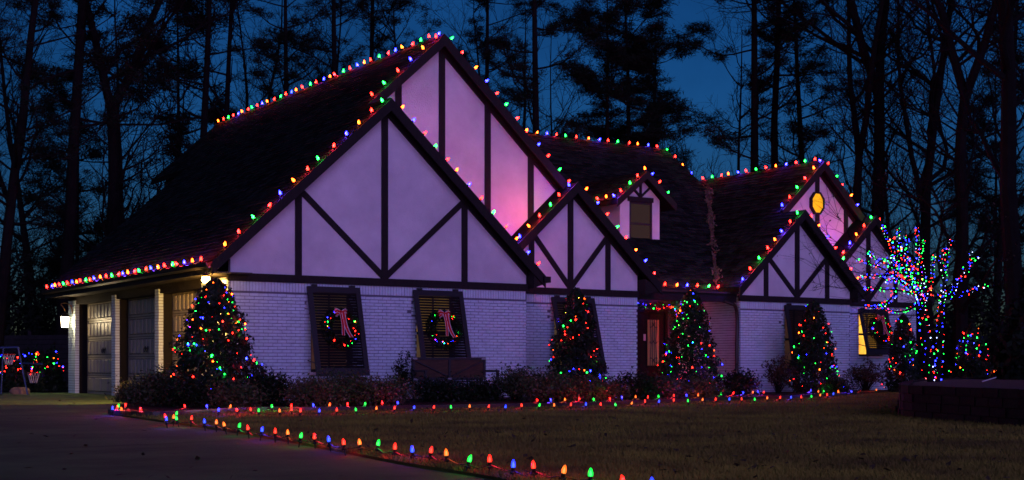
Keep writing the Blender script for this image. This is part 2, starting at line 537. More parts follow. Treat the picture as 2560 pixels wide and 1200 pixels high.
# ------------------------------------------------------------------ the house
HO = Vector((16, 27, 0))
house = thing('tudor_house', 'white brick and half-timbered house with steep dark gabled roofs outlined in coloured bulbs', 'house', HO)
SL, ZE = 0.91, 2.82
AX0, AX1, AXM, AY, AYF = 10.4, 17.6, 13.9, 26.0, 25.7
AEL, AER = 9.9, 17.9
BXM, BER, BYF, BY = 16.0, 22.1, 27.0, 27.3
CX0, CX1, CXM, CY, CYF = 17.6, 21.6, 19.5, 26.9, 26.6
EX0, EX1, EXM, EY, EYF, EEL, EER = 25.1, 29.3, 27.2, 26.9, 26.6, 24.8, 29.6
DXM, DYF, DY = 28.95, 27.55, 27.85
FX1, FXM, FY, FYF, FER, FEL = 32.7, 30.6, 27.4, 27.1, 33.1, 28.1
GY0, GYR, GSL = 27.5, 34.1, 0.745
GZR = ZE + GSL * (GYR - GY0)
def zl(x, e): return ZE + SL * (x - e)       # slope rising with x from eave e
def zr(x, e): return ZE + SL * (e - x)
ZA, ZB, ZC, ZEg, ZD, ZF = zl(AXM, AEL), zl(BXM, AEL), zr(CXM, BER), zl(EXM, EEL), zl(DXM, EEL), zr(FXM, FER)
RT = 0.14   # roof thickness
BEAM0, BEAM1 = 2.47, 2.63

def win_rects(holes, x0, x1, z0, z1):
    """split rectangle minus holes into rectangles"""
    xs = sorted({x0, x1, *[h[0] for h in holes], *[h[1] for h in holes]})
    out = []
    for a, b in zip(xs, xs[1:]):
        cur = z0
        for h in sorted([h for h in holes if h[0] <= a + 1e-6 and h[1] >= b - 1e-6], key=lambda h: h[2]):
            if h[2] > cur: out.append((a, b, cur, h[2]))
            cur = h[3]
        if z1 > cur: out.append((a, b, cur, z1))
    return out

brick_data = MB(); brick_data.box(-0.097, 0.097, -0.013, 0.03, -0.0278, 0.0278)
brick_me = brick_data.mesh('brick', M['brick'])
n_brick = [0]
def brick_wall(wname, axis, pos, u0, u1, z0, z1, holes=(), back=0.22, single=0, soldier=True, seed=1, arches=()):
    """painted brick wall: recessed mortar body + proud bricks. axis 'x': faces -Y at y=pos; axis 'y': faces -X at x=pos"""
    rb = random.Random(seed)
    wm = MB()
    for a, b, c, d in win_rects(list(holes), u0, u1, z0, z1):
        if axis == 'x': wm.box(a, b, pos, pos + back, c, d)
        else: wm.box(pos, pos + back, a, b, c, d)
    wall = wm.build(wname, M['mortar'], house)
    bm = MB()
    CH, CL = 0.0677, 0.2032
    top = z1 - (0.205 if soldier else 0)
    def put(u, z, hu, hz, big=None):
        off = rb.uniform(-0.0035, 0.0035)
        if axis == 'x':
            bm.box(u - hu, u + hu, pos - 0.011 + off, pos + 0.02, z - hz, z + hz)
        else:
            bm.box(pos - 0.011 + off, pos + 0.02, u - hu, u + hu, z - hz, z + hz)
    k, z = 0, z0 + CH / 2
    while z + CH / 2 <= top + 1e-6:
        u = u0 + CL / 2 - (CL / 2 if k % 2 else 0)
        while u - CL / 2 < u1 - 0.01:
            a, b = max(u - CL / 2, u0 + 0.002) + 0.0045, min(u + CL / 2, u1 - 0.002) - 0.0045
            segs = [(a, b)]
            for h in holes:
                if h[2] - 0.02 < z < h[3] + 0.02:
                    ns = []
                    for s in segs:
                        if s[1] <= h[0] or s[0] >= h[1]: ns.append(s)
                        else:
                            if s[0] < h[0] - 0.03: ns.append((s[0], h[0] - 0.004))
                            if s[1] > h[1] + 0.03: ns.append((h[1] + 0.004, s[1]))
                    segs = ns
            for s in segs:
                cx, cz, hu = (s[0] + s[1]) / 2, z + rb.uniform(-0.002, 0.002), (s[1] - s[0]) / 2
                skip = any((cx - ax) ** 2 + (cz - az) ** 2 < (ar + 0.112) ** 2 and cz > az - 0.02 for ax, az, ar in arches)
                if skip or hu < 0.015: continue
                if single and n_brick[0] < 300 and axis == 'x' and abs(hu - (CL / 2 - 0.0045)) < 0.001 and single[0] < cx < single[1] and z > single[2]:
                    ob = link('brick', brick_me, wall)
                    ob.location = (cx, pos + rb.uniform(-0.003, 0.003), cz)
                    ob.rotation_euler = (0, rb.uniform(-0.012, 0.012), rb.uniform(-0.01, 0.01))
                    n_brick[0] += 1
                else:
                    put(cx, cz, hu, 0.0278)
            u += CL
        z += CH; k += 1
    if soldier:
        u = u0 + 0.0339
        while u < u1 - 0.02:
            put(u, z1 - 0.10, 0.029, 0.097)
            u += 0.0677
    for ax, az, ar in arches:
        n = int(math.pi * (ar + 0.06) / 0.075)
        for i in range(n):
            a = math.pi * (i + 0.5) / n
            c, s = math.cos(a), math.sin(a)
            w = 0.031
            pl = [(ax + c * r - s * t, az + s * r + c * t) for r, t in ((ar, -w), (ar + 0.11, -w), (ar + 0.11, w), (ar, w))]
            if max(q[1] for q in pl) < z1 - 0.205:
                bm.xz(pl, pos - 0.012 + rb.uniform(-0.003, 0.003), pos + 0.02)
    ob = bm.build('brickwork', M['brick'], wall)
    ob['kind'] = 'stuff'
    return wall

def window_unit(x0, x1, y, z0, z1, glow, mid=True, bars=(0.5,)):
    f = MB()
    w = 0.06
    f.box(x0, x0 + w, y, y + 0.08, z0, z1); f.box(x1 - w, x1, y, y + 0.08, z0, z1)
    f.box(x0 + w, x1 - w, y, y + 0.08, z1 - w, z1); f.box(x0 + w, x1 - w, y, y + 0.08, z0, z0 + w)
    zm = (z0 + z1) / 2
    f.box(x0 + w, x1 - w, y + 0.005, y + 0.075, zm - 0.03, zm + 0.03)
    for t in bars:
        xm = x0 + (x1 - x0) * t
        f.box(xm - 0.015, xm + 0.015, y + 0.01, y + 0.05, z0 + w, zm - 0.03)
        f.box(xm - 0.015, xm + 0.015, y + 0.01, y + 0.05, zm + 0.03, z1 - w)
    fr = f.build('window', M['win_frame'], house)
    for a, b in ((z0 + w, zm - 0.03), (zm + 0.03, z1 - w)):
        p = MB(); p.box(x0 + w, x1 - w, y + 0.055, y + 0.065, a, b)
        p.build('pane', glow[0 if a > zm else 1] if isinstance(glow, tuple) else glow, fr)
    s = MB(); s.box(x0 - 0.06, x1 + 0.06, y - 0.13, y + 0.05, z0 - 0.055, z0 - 0.002)
    s.build('sill', M['white_trim'], fr)
    return fr

slat_cache = {}
def bahama_shutter(x0, x1, y, z0, z1, out, nslat=27):
    """top-hung louvred shutter propped out at the bottom"""
    W, Hh = x1 - x0, z1 - z0
    L = math.hypot(Hh, out)
    ax = Vector((1, 0, 0)); dn = Vector((0, -out, -Hh)) / L; nn = ax.cross(dn); nn = -nn if nn.y > 0 else nn
    O = Vector((x0, y, z1))
    def P(u, v, w): return O + ax * u + dn * v + nn * w
    f = MB()
    def slab(u0, u1, v0, v1, w0, w1):
        pts = [P(u0, v0, w0), P(u1, v0, w0), P(u1, v1, w0), P(u0, v1, w0)]
        f.prism(pts, nn * (w1 - w0))
    sw = 0.11
    slab(0, sw, 0, L, 0, 0.045); slab(W - sw, W, 0, L, 0, 0.045)
    slab(sw, W - sw, 0, 0.13, 0.002, 0.043); slab(sw, W - sw, L - 0.15, L, 0.002, 0.043)
    sh = f.build('shutter', M['shutter'], house)
    for u in (0.12, W - 0.22):
        hg = MB(); hg.box(x0 + u, x0 + u + 0.1, y - 0.06, y + 0.06, z1 - 0.01, z1 + 0.05)
        hg.build('hinge_block', M['shutter'], sh)
    for u in (0.05, W - 0.05):
        st = MB(); st.tube([P(u, L - 0.25, 0), Vector((x0 + u, y + 0.1, z0 + 0.32))], 0.012, 5)
        st.build('prop_stay', M['iron'], sh)
    key = (round(W, 3), round(L, 3))
    if key not in slat_cache:
        m = MB(); m.box(-(W - 2 * sw) / 2, (W - 2 * sw) / 2, -0.0275, 0.0275, -0.005, 0.005)
        slat_cache[key] = m.mesh('slat', M['shutter'])
    R = Matrix((ax, -dn, nn)).transposed()   # columns: local x,y,z
    tilt = Matrix.Rotation(math.radians(48), 3, 'X')
    v0, v1 = 0.13 + 0.03, L - 0.15 - 0.03
    for i in range(nslat):
        v = v0 + (v1 - v0) * i / (nslat - 1)
        s = link('slat', slat_cache[key], sh)
        s.matrix_basis = Matrix.Translation(P(W / 2, v, 0.022)) @ (R @ tilt).to_4x4()
    return sh, P, nn, L, W

# --- walls
wins = {'A1': (12.17, 13.13, 0.62, 2.32), 'A2': (14.70, 15.68, 0.62, 2.32), 'C': (19.03, 20.05, 0.62, 2.32), 'E': (26.75, 27.7, 0.62, 2.32), 'F': (30.22, 31.2, 1.02, 2.30)}
arch = lambda k: ((wins[k][0] + wins[k][1]) / 2, 1.86, (wins[k][1] - wins[k][0]) / 2 + 0.03)
brick_wall('brick_wall', 'x', AY, AX0, AX1, 0.0, BEAM0, [wins['A1'], wins['A2']], single=(11.0, 15.9, 0.75), seed=1, arches=[arch('A1'), arch('A2')])
brick_wall('brick_wall', 'x', CY, CX0 + 0.002, CX1, 0.0, BEAM0, [wins['C']], seed=2, arches=[arch('C')])
brick_wall('brick_wall', 'x', EY, EX0, EX1, 0.0, BEAM0, [wins['E']], seed=3, arches=[arch('E')])
brick_wall('brick_wall', 'x', FY, EX1 + 0.002, FX1, 0.0, BEAM0, [wins['F']], seed=4)
brick_wall('brick_wall', 'y', EX0 - 0.001, EY + 0.003, 29.5, 0.0, 2.62, soldier=False, seed=5)
brick_wall('brick_wall', 'y', AX0 - 0.001, AY + 0.003, 27.3, 0.0, 2.55, soldier=False, seed=6)
body = MB()
body.box(17.4, 17.58, 26.25, 27.1, 0, 2.5)          # return of the garage block
body.box(21.38, 21.6, 27.125, 29.6, 0, 2.62)        # return at the porch
body.box(21.6, 25.1, 29.52, 29.75, 0, 3.3)          # porch back wall
body.box(10.72, 33.0, 37.9, 38.1, 0, 2.6)           # rear wall
body.box(32.5, 32.7, 27.63, 37.9, 0, 2.6)           # far side wall
body.box(10.75, 15.5, 30.5, 30.6, 0.0, 2.4)         # garage inner partition
body.xz([(14.2, 2.6), (20, 2.6), (20, 4.3), (16, 8.1), (14.2, 6.4)], 40.8, 40.9)
body.xz([(10.75, 2.5), (14.2, 2.5), (14.2, 6.4), (10.75, 3.3)], 37.7, 37.8)
body.box(14.2, 14.3, 37.8, 40.8, 2.5, 6.4)
body.build('plain_wall', M['mortar'], house)
pc = MB(); pc.box(21.6, 25.1, 26.95, 29.52, 2.655, 2.70)
pc.build('porch_ceiling', M['soffit'], house)
ps = MB(); ps.box(21.62, 25.08, 27.3, 29.5, 0.0, 0.14)
ps.build('porch_step', M['asphalt'], house)

# --- stucco gables
def gable(name, x0, x1, xm, zm, y, zb, th=0.12, e0=None, e1=None, cut=0.09):
    pl = [(x0, zb), (x1, zb)]
    zr_ = zm - cut
    pl += [(x1, zr_ - SL * (x1 - xm)), (xm, zr_), (x0, zr_ - SL * (xm - x0))]
    m = MB(); m.xz(pl, y, y + th)
    return m.build(name, M['stucco'], house)
gable('stucco_gable', AX0, AX1, AXM, ZA, AY, BEAM1 - 0.1)
gable('stucco_gable', 13.5, 19.8, BXM, ZB, BY, 3.4)
gable('stucco_gable', CX0 + 0.002, CX1, CXM, ZC, CY, BEAM1 - 0.1)
gable('stucco_gable', EX0, EX1, EXM, ZEg, EY, BEAM1 - 0.1)
gable('stucco_gable', 26.6, 31.4, DXM, ZD, DY, 3.4)
gable('stucco_gable', EX1 + 0.002, FX1, FXM, ZF, FY, BEAM1 - 0.1)

# --- timbers (each its own piece)
def timber(a, b, y, w, proud, name='timber'):
    (x0, z0), (x1, z1) = a, b
    d = Vector((x1 - x0, z1 - z0)).normalized()
    n = Vector((-d.y, d.x)) * w / 2
    m = MB()
    m.xz([(x0 - n.x, z0 - n.y), (x1 - n.x, z1 - n.y), (x1 + n.x, z1 + n.y), (x0 + n.x, z0 + n.y)], y - proud, y + 0.02)
    return m.build(name, M['timber'], house)
def bay(x0, x1, xm, half, zm, y, ext0=0.05, ext1=0.05):
    timber((x0 - ext0, (BEAM0 + BEAM1) / 2), (x1 + ext1, (BEAM0 + BEAM1) / 2), y, BEAM1 - BEAM0, 0.062, 'tie_beam')
    zr_ = zm - 0.22
    timber((xm, BEAM1), (xm, zr_), y, 0.145, 0.050)
    for s in (-1, 1):
        xs = xm + s * half
        zt = zr_ - SL * half
        if x0 < xs < x1:
            timber((xs, BEAM1), (xs, zt), y, 0.14, 0.046)
        timber((xm + s * 0.03, BEAM1 + 0.04), (xs - s * 0.02, zt + 0.02), y, 0.125, 0.040, 'diagonal_brace')
bay(AX0, AX1, AXM, 2.02, ZA, AY)
bay(CX0, CX1, CXM, 1.15, ZC, CY, -0.03, 0.05)
bay(EX0, EX1, EXM, 1.17, ZEg, EY)
bay(EX1, FX1, FXM, 1.17, ZF, FY, -0.06, 0.05)
for x in (14.95, 16.1, 17.36, 18.6):
    timber((x, 3.5), (x, ZB - 0.2 - SL * abs(x - BXM)), BY, 0.15, 0.05)
for x in (DXM - 1.23, DXM + 0.02, DXM + 1.2):
    timber((x, 3.5), (x, ZD - 0.2 - SL * abs(x - DXM)), DY, 0.14, 0.05)

# --- octagonal window
oc = MB()
ox, oz, oR = DXM - 0.02, 5.42, 0.30
def octa(rx, rz): return [(ox + rx * math.cos(math.pi / 8 + i * math.pi / 4), oz + rz * math.sin(math.pi / 8 + i * math.pi / 4)) for i in range(8)]
outer, inner = octa(0.285, 0.345), octa(0.235, 0.295)
for i in range(8):
    j = (i + 1) % 8
    oc.xz([outer[i], outer[j], inner[j], inner[i]], DY - 0.10, DY + 0.03)
of = oc.build('octagonal_window', M['timber'], house)
op = MB(); op.xz(octa(0.236, 0.296), DY - 0.066, DY - 0.056)
op.build('pane', M['glow_oct'], of)

# --- roofs
def roof_slope(name, rects, zf, axis='x', mat_='roofdeck'):
    """rects (x0,x1,y0,y1) in plan on the plane z=zf(x or y)"""
    m = MB()
    for x0, x1, y0, y1 in rects:
        if axis == 'x':
            m.prism([(x0, y0, zf(x0)), (x1, y0, zf(x1)), (x1, y0, zf(x1) - RT), (x0, y0, zf(x0) - RT)], (0, y1 - y0, 0))
        else:
            m.prism([(x0, y0, zf(y0)), (x0, y1, zf(y1)), (x0, y1, zf(y1) - RT), (x0, y0, zf(y0) - RT)], (x1 - x0, 0, 0))
    return m.build(name, M[mat_], house)
def shingles(rects, zf, axis, parent, up, seed, expo=0.14):
    """overlapping shingle tabs; up=+1 if the slope rises with the coordinate"""
    r_ = random.Random(seed)
    V, F, SH = [], [], []
    for x0, x1, y0, y1 in rects:
        a0, a1, b0, b1 = (x0, x1, y0, y1) if axis == 'x' else (y0, y1, x0, x1)
        k = (zf(a1) - zf(a0)) / (a1 - a0)
        L = math.hypot(1, k)
        step = expo / L
        n = int(abs(a1 - a0) / step)
        nx, nz = -k / L, 1 / L
        for i in range(n + 1):
            lo = (a0 + i * step) if up > 0 else (a1 - i * step)
            hi = lo + up * step * 1.15
            lo = min(max(lo, a0), a1); hi = min(max(hi, a0), a1)
            if abs(hi - lo) < 0.01: continue
            b = b0 - r_.uniform(0, 0.3)
            while b < b1:
                w = r_.choice((0.2, 0.3, 0.33, 0.4))
                c0, c1 = max(b, b0), min(b + w - 0.006, b1)
                b += w
                if c1 - c0 < 0.02: continue
                t = 0.016 + r_.uniform(0, 0.012)
                j = lo + up * r_.uniform(-0.006, 0.006)
                def pt(a, bb, h):
                    q = (a + nx * h, bb, zf(a) + nz * h)
                    return q if axis == 'x' else (bb, a + nx * h, zf(a) + nz * h)
                o = len(V)
                V += [pt(j, c0, t), pt(j, c1, t), pt(hi, c1, 0.006), pt(hi, c0, 0.006), pt(j, c0, 0.0), pt(j, c1, 0.0)]
                F += [(o, o + 1, o + 2, o + 3), (o, o + 4, o + 5, o + 1)]
                SH += [r_.uniform(0.4, 1.5)] * 6
    me = bpy.data.meshes.new('shingles')
    me.from_pydata(V, [], F)
    at = me.color_attributes.new('shade', 'FLOAT_COLOR', 'POINT')
    at.data.foreach_set('color', np.repeat(np.array(SH, np.float32), 4))
    me.materials.append(M['shingle'])
    ob = link('shingles', me, parent)
    ob['kind'] = 'stuff'
    return ob
fL = lambda x: zl(x, AEL)
rA = [(AEL, AXM, AYF, 38.1), (AXM, BXM, BYF, 41.2)]
r1 = roof_slope('roof_slope', rA, fL); shingles(rA, fL, 'x', r1, 1, 11)
fR = lambda x: zr(x, BER)
roof_slope('roof_slope', [(BXM, CXM, BYF, 41.2), (CXM, BER, CYF, 38)], fR)
roof_slope('roof_slope', [(AXM, AER, AYF, BY)], lambda x: zr(x, AER))
roof_slope('roof_slope', [(17.35, CXM, CYF, BY)], lambda x: ZC - SL * (CXM - x))
fD = lambda x: zl(x, EEL)
rD = [(EEL, EXM, EYF, 33.0), (EXM, DXM, DYF, 33.0)]
r2 = roof_slope('roof_slope', rD, fD); shingles(rD, fD, 'x', r2, 1, 12)
roof_slope('roof_slope', [(DXM, FXM, DYF, 33.4), (FXM, FER, FYF, 38)], lambda x: zr(x, FER))
roof_slope('roof_slope', [(EXM, EER, EYF, DY)], lambda x: zr(x, EER))
roof_slope('roof_slope', [(FEL, FXM, FYF, DY)], lambda x: zl(x, FEL))
fG = lambda y: ZE + GSL * (y - GY0)
rG = [(17.0, 28.6, GY0, GYR)]
r3 = roof_slope('roof_slope', rG, fG, 'y'); shingles([(18.5, 28.6, GY0, GYR)], fG, 'y', r3, 1, 13)
roof_slope('roof_slope', [(17.0, 28.6, GYR, 40.5)], lambda y: GZR - GSL * (y - GYR), 'y')
# ridge caps
cap = MB()
for a, b in (((BXM, BYF, ZB), (BXM, 41.2, ZB)), ((DXM, DYF, ZD), (DXM, 33.1, ZD)), ((17, GYR, GZR), (28.6, GYR, GZR)), ((AXM, AYF, ZA), (AXM, BYF, ZA))):
    a, b = Vector(a), Vector(b)
    n = int((b - a).length / 0.3)
    for i in range(n):
        p, q = a.lerp(b, i / n), a.lerp(b, (i + 1) / n)
        s = Vector((0.13, 0, -0.118)) if abs((b - a).x) < 0.1 else Vector((0, 0.13, -0.097))
        t = Vector((-s.x, -s.y, s.z))
        up = Vector((0, 0, 0.03))
        cap.add([p + up, q + up * 1.6, q + t + up * 1.6, p + t + up], [(0, 1, 2, 3)])
        cap.add([p + up, p + s + up, q + s + up * 1.6, q + up * 1.6], [(0, 1, 2, 3)])
cap.build('ridge_cap', M['roofdeck'], house)['kind'] = 'stuff'

# --- bargeboards (mitred at the apex)
def barge(x0, x1, z0, z1, y, h=0.25, th=0.045, name='bargeboard'):
    m = MB(); m.xz([(x0, z0 + 0.012), (x1, z1 + 0.012), (x1, z1 - h), (x0, z0 - h)], y - th, y - 0.002)
    return m.build(name, M['timber'], house)
barge(AEL - 0.02, AXM, ZE - 0.02, ZA, AYF); barge(AXM, AER + 0.02, ZA, ZE - 0.02, AYF)
barge(AXM + 0.1, BXM, zl(AXM + 0.1, AEL), ZB, BYF); barge(BXM, CXM + 0.3, ZB, zr(CXM + 0.3, BER), BYF)
barge(17.35, CXM, ZC - SL * (CXM - 17.35), ZC, CYF); barge(CXM, BER + 0.02, ZC, ZE - 0.02, CYF)
barge(EEL - 0.02, EXM, ZE - 0.02, ZEg, EYF); barge(EXM, EER + 0.02, ZEg, ZE - 0.02, EYF)
barge(EXM + 0.1, DXM, zl(EXM + 0.1, EEL), ZD, DYF); barge(DXM, FXM + 0.2, ZD, zr(FXM + 0.2, FER), DYF)
barge(FEL, FXM, ZE - 0.02, ZF, FYF); barge(FXM, FER + 0.02, ZF, ZE - 0.02, FYF)
# inner rake boards against the stucco
def rake_in(x0, x1, z0, z1, y):
    barge(x0, x1, z0 - RT + 0.02, z1 - RT + 0.02, y, 0.15, 0.055, 'rake_board')
rake_in(AX0, AXM, zl(AX0, AEL), ZA, AY - 0.002); rake_in(AXM, AX1, ZA, zr(AX1, AER), AY - 0.002)
rake_in(AXM, BXM, ZA, ZB, BY - 0.002); rake_in(BXM, 19.8, ZB, zr(19.8, BER), BY - 0.002)
rake_in(CX0 + .01, CXM, ZC - SL * (CXM - CX0 - .01), ZC, CY - 0.002); rake_in(CXM, CX1, ZC, zr(CX1, BER), CY - 0.002)
rake_in(EX0, EXM, zl(EX0, EEL), ZEg, EY - 0.002); rake_in(EXM, EX1, ZEg, zr(EX1, EER), EY - 0.002)
rake_in(27, DXM, zl(27, EEL), ZD, DY - 0.002); rake_in(DXM, 31.3, ZD, zr(31.3, FER), DY - 0.002)
rake_in(EX1 + .01, FXM, ZF - SL * (FXM - EX1 - .01), ZF, FY - 0.002); rake_in(FXM, FX1, ZF, zr(FX1, FER), FY - 0.002)

# --- eaves: fascia, soffit, gutter
em = MB(); em.box(AEL - 0.015, AEL + 0.03, AYF + 0.002, 38.08, ZE - 0.24, ZE - 0.02)
em.build('fascia_board', M['timber'], house)
sm = MB(); sm.box(AEL + 0.032, AX0 + 0.35, AYF + 0.003, 38.07, 2.60, 2.625)
sm.build('soffit', M['soffit'], house)
def gutter(p0, p1, out, name='gutter'):
    p0, p1, out = Vector(p0), Vector(p1), Vector(out)
    prof = [(0, 0), (0.0, -0.10), (0.06, -0.115), (0.10, -0.07), (0.115, 0.0), (0.105, 0.0), (0.09, -0.06), (0.055, -0.10), (0.012, -0.09), (0.012, 0)]
    m = MB(); m.prism([p0 + out * a + Vector((0, 0, b)) for a, b in prof], p1 - p0)
    return m.build(name, M['gutter'], house)
gutter((AEL - 0.018, AYF + 0.01, ZE - 0.03), (AEL - 0.018, 38.05, ZE - 0.03), (-1, 0, 0))
gutter((22.2, GY0 - 0.005, ZE - 0.03), (24.75, GY0 - 0.005, ZE - 0.03), (0, -1, 0))
fb = MB(); fb.box(21.75, 25.05, GY0 + 0.002, GY0 + 0.04, 2.56, ZE - 0.02); fb.build('fascia_board', M['timber'], house)
pb = MB(); pb.box(21.62, 25.06, 27.0, 27.18, 2.44, 2.65); pb.build('porch_beam', M['timber'], house)
er = MB()
er.box(AER - 0.06, AER + 0.12, AYF - 0.1, AYF + 0.9, ZE - 0.16, ZE - 0.02)
er.build('eave_return', M['timber'], house)
er = MB(); er.prism([(AX1 + 0.02, AYF, BEAM1 - 0.1), (AER + 0.06, AYF, BEAM1 + 0.02), (AER + 0.06, AYF, ZE - 0.1), (AX1 + 0.02, AYF, ZE + 0.1)], (0, 0.9, 0)); er.build('eave_return', M['timber'], house)
er = MB(); er.prism([(CX1 + 0.02, CYF, BEAM1 - 0.1), (BER + 0.0, CYF, BEAM1 + 0.02), (BER + 0.0, CYF, ZE - 0.1), (CX1 + 0.02, CYF, ZE + 0.1)], (0, 0.9, 0)); er.build('eave_return', M['timber'], house)
er = MB(); er.prism([(EX1 + 0.02, EYF, BEAM1 - 0.1), (EER, EYF, BEAM1 + 0.02), (EER, EYF, ZE - 0.1), (EX1 + 0.02, EYF, ZE + 0.1)], (0, 0.75, 0)); er.build('eave_return', M['timber'], house)
def downspout(pts, r=0.045):
    m = MB()
    m.tube(smooth_poly([Vector(p) for p in pts], 4), r, 8)
    m.build('downspout', M['gutter'], house)
downspout([(AER + 0.05, AYF + 0.55, ZE - 0.15), (AER - 0.1, CY - 0.1, 2.45), (AX1 + 0.07, CY - 0.07, 2.25), (AX1 + 0.07, CY - 0.07, 0.1)], 0.03)
downspout([(24.35, GY0 - 0.06, 2.7), (24.4, GY0 - 0.1, 2.58), (24.75, EY + 0.05, 2.42), (EX0 - 0.09, EY + 0.03, 2.2), (EX0 - 0.09, EY + 0.03, 1.2), (EX0 - 0.09, EY + 0.03, 0.1)], 0.05)

# --- dormer
dx0, dx1, dxm, dy, dzs = 23.0, 24.4, 23.7, 29.4, 4.02
dze, dza = 5.36, 6.08
dm_ = MB()
dm_.box(dx0, 23.33, dy, dy + 0.1, dzs, dze); dm_.box(24.14, dx1, dy, dy + 0.1, dzs, dze)
dm_.box(dx0 + 0.003, dx0 + 0.1, dy + 0.1, 32.2, 3.9, dze); dm_.box(dx1 - 0.1, dx1 - 0.003, dy + 0.1, 32.2, 3.9, dze)
dm_.xz([(dx0, dze), (dx1, dze), (dxm, dza - 0.12)], dy + 0.001, dy + 0.1)
dw = dm_.build('dormer_wall', M['stucco'], house)
ds = MB(); ds.box(dx0 - 0.08, dx1 + 0.08, dy - 0.1, dy + 0.05, dzs - 0.07, dzs); ds.build('sill', M['white_trim'], dw)
dt = MB(); dt.box(dx0 + 0.26, dx1 - 0.26, dy - 0.06, dy + 0.02, 5.27, 5.40); dt.build('lintel', M['timber'], dw)
dt = MB()
for a, b in (((dxm, 5.4), (dxm, 5.95)), ((dxm - 0.02, 5.42), (dxm - 0.33, 5.68)), ((dxm + 0.02, 5.42), (dxm + 0.33, 5.68))):
    (xa, za), (xb, zb) = a, b
    dt.bar((xa, dy - 0.02, za), (xb, dy - 0.02, zb), 0.05, 0.085, up=(0, 1, 0))
dt.build('gable_strut', M['timber'], dw)
df = MB()
for a in ((23.333, 23.39, 4.06, 5.267), (24.08, 24.137, 4.06, 5.267), (23.39, 24.08, 4.025, 4.08), (23.39, 24.08, 5.21, 5.267), (23.39, 24.08, 4.64, 4.69)):
    df.box(a[0], a[1], dy + 0.0, dy + 0.07, a[2], a[3])
dfo = df.build('dormer_window', M['win_frame'], house)
for a, b in ((4.08, 4.64), (4.69, 5.21)):
    p = MB(); p.box(23.39, 24.08, dy + 0.03, dy + 0.04, a, b); p.build('pane', M['glass_dark'], dfo)
dsl = (dza - (dze - 0.1)) / 1.02
fdl = lambda x: dza - dsl * (dxm - x)
rr = roof_slope('dormer_roof', [(dxm - 1.02, dxm, dy - 0.3, 33.0)], fdl); shingles([(dxm - 1.02, dxm, dy - 0.3, 33.0)], fdl, 'x', rr, 1, 15)
roof_slope('dormer_roof', [(dxm, dxm + 1.05, dy - 0.3, 33.0)], lambda x: dza - dsl * (x - dxm))
for s in (-1, 1):
    xs = sorted((dxm, dxm + s * 1.04))
    barge(xs[0], xs[1], dza - dsl * abs(xs[0] - dxm), dza - dsl * abs(xs[1] - dxm), dy - 0.3, 0.2)

# --- leaf litter lying in the roof valley
rng = np.random.default_rng(77)
n = 900
t = rng.beta(1.3, 1.1, n)
x = EEL + 0.05 + t * (DXM - EEL - 0.4)
zz = zl(x, EEL)
y = GY0 + (zz - ZE) / GSL
wig = rng.normal(0, 1, n) * (0.07 + 0.05 * np.sin(t * 23))
pos = np.stack([x - np.abs(wig) * 0.6 * (wig < 0) + 0.02, y - np.abs(wig) * (wig > 0), zz + 0.05 + rng.uniform(0, 0.05, n)], 1)
keep = ~((t > 0.26) & (t < 0.36) & (rng.uniform(size=n) < 0.8))
lv = leaves_mesh('leaf_litter', pos[keep], unit(rng.normal(size=(n, 3)) + np.array([-0.4, -0.5, 0.6]))[keep], 0.055, rng, M['valley_leaf'])
tag(link('leaf_litter', lv), 'pale dry leaves caught in the roof valley beside the dormer', 'leaves', kind='stuff')

# --- front door
fd = MB()
fd.box(23.62, 23.70, 29.40, 29.5, 0.14, 2.3); fd.box(24.62, 24.70, 29.40, 29.5, 0.14, 2.3)
fd.box(23.70, 24.62, 29.401, 29.5, 2.22, 2.3); fd.box(23.70, 24.62, 29.45, 29.5, 0.14, 2.22)
fdo = fd.build('front_door', M['door_dark'], house)
pn = MB(); pn.box(24.0, 24.40, 29.428, 29.444, 0.75, 2.02); pn.build('pane', M['glow_door'], fdo)
sg = MB(); sg.box(23.24, 23.42, 29.45, 29.5, 0.6, 2.05); sg.build('side_light', M['glow_door'], house)
gr = MB()
for cx, w in ((24.2, 0.17), (23.33, 0.07)):
    for s in (-1, 1):
        for (za, zb, k) in ((1.98, 1.55, 1), (0.8, 1.2, 1), (1.5, 1.25, -1)):
            pts = []
            for i in range(15):
                t = i / 14
                a = t * 4.2
                rr_ = w * 0.75 * (1 - t * 0.75)
                pts.append((cx + s * (w - rr_ * math.cos(a) * 0.9 - w * 0.55), 29.42, za + (zb - za) * t * 0.5 + math.sin(a) * rr_ * 0.9 * (1 if zb > za else -1)))
            gr.tube(pts, 0.011, 4)
    for dxx in (-0.7, -0.25, 0.25, 0.7):
        gr.tube([(cx + dxx * w, 29.42, 0.72), (cx + dxx * w * 0.7, 29.42, 1.4), (cx + dxx * w, 29.42, 2.04)], 0.010, 4)
gr.build('iron_grille', M['iron'], fdo)
nt_ = MB(); nt_.box(23.86, 23.94, 29.436, 29.448, 1.44, 1.62); nt_.build('notice', M['door_white'], fdo)
kb = MB(); kb.lathe([(0.0, 0.06), (0.03, 0.05), (0.03, 0.02), (0.012, 0.0)], 8, c=(24.52, 29.40, 1.0)); kb.build('door_knob', M['brass'], fdo)

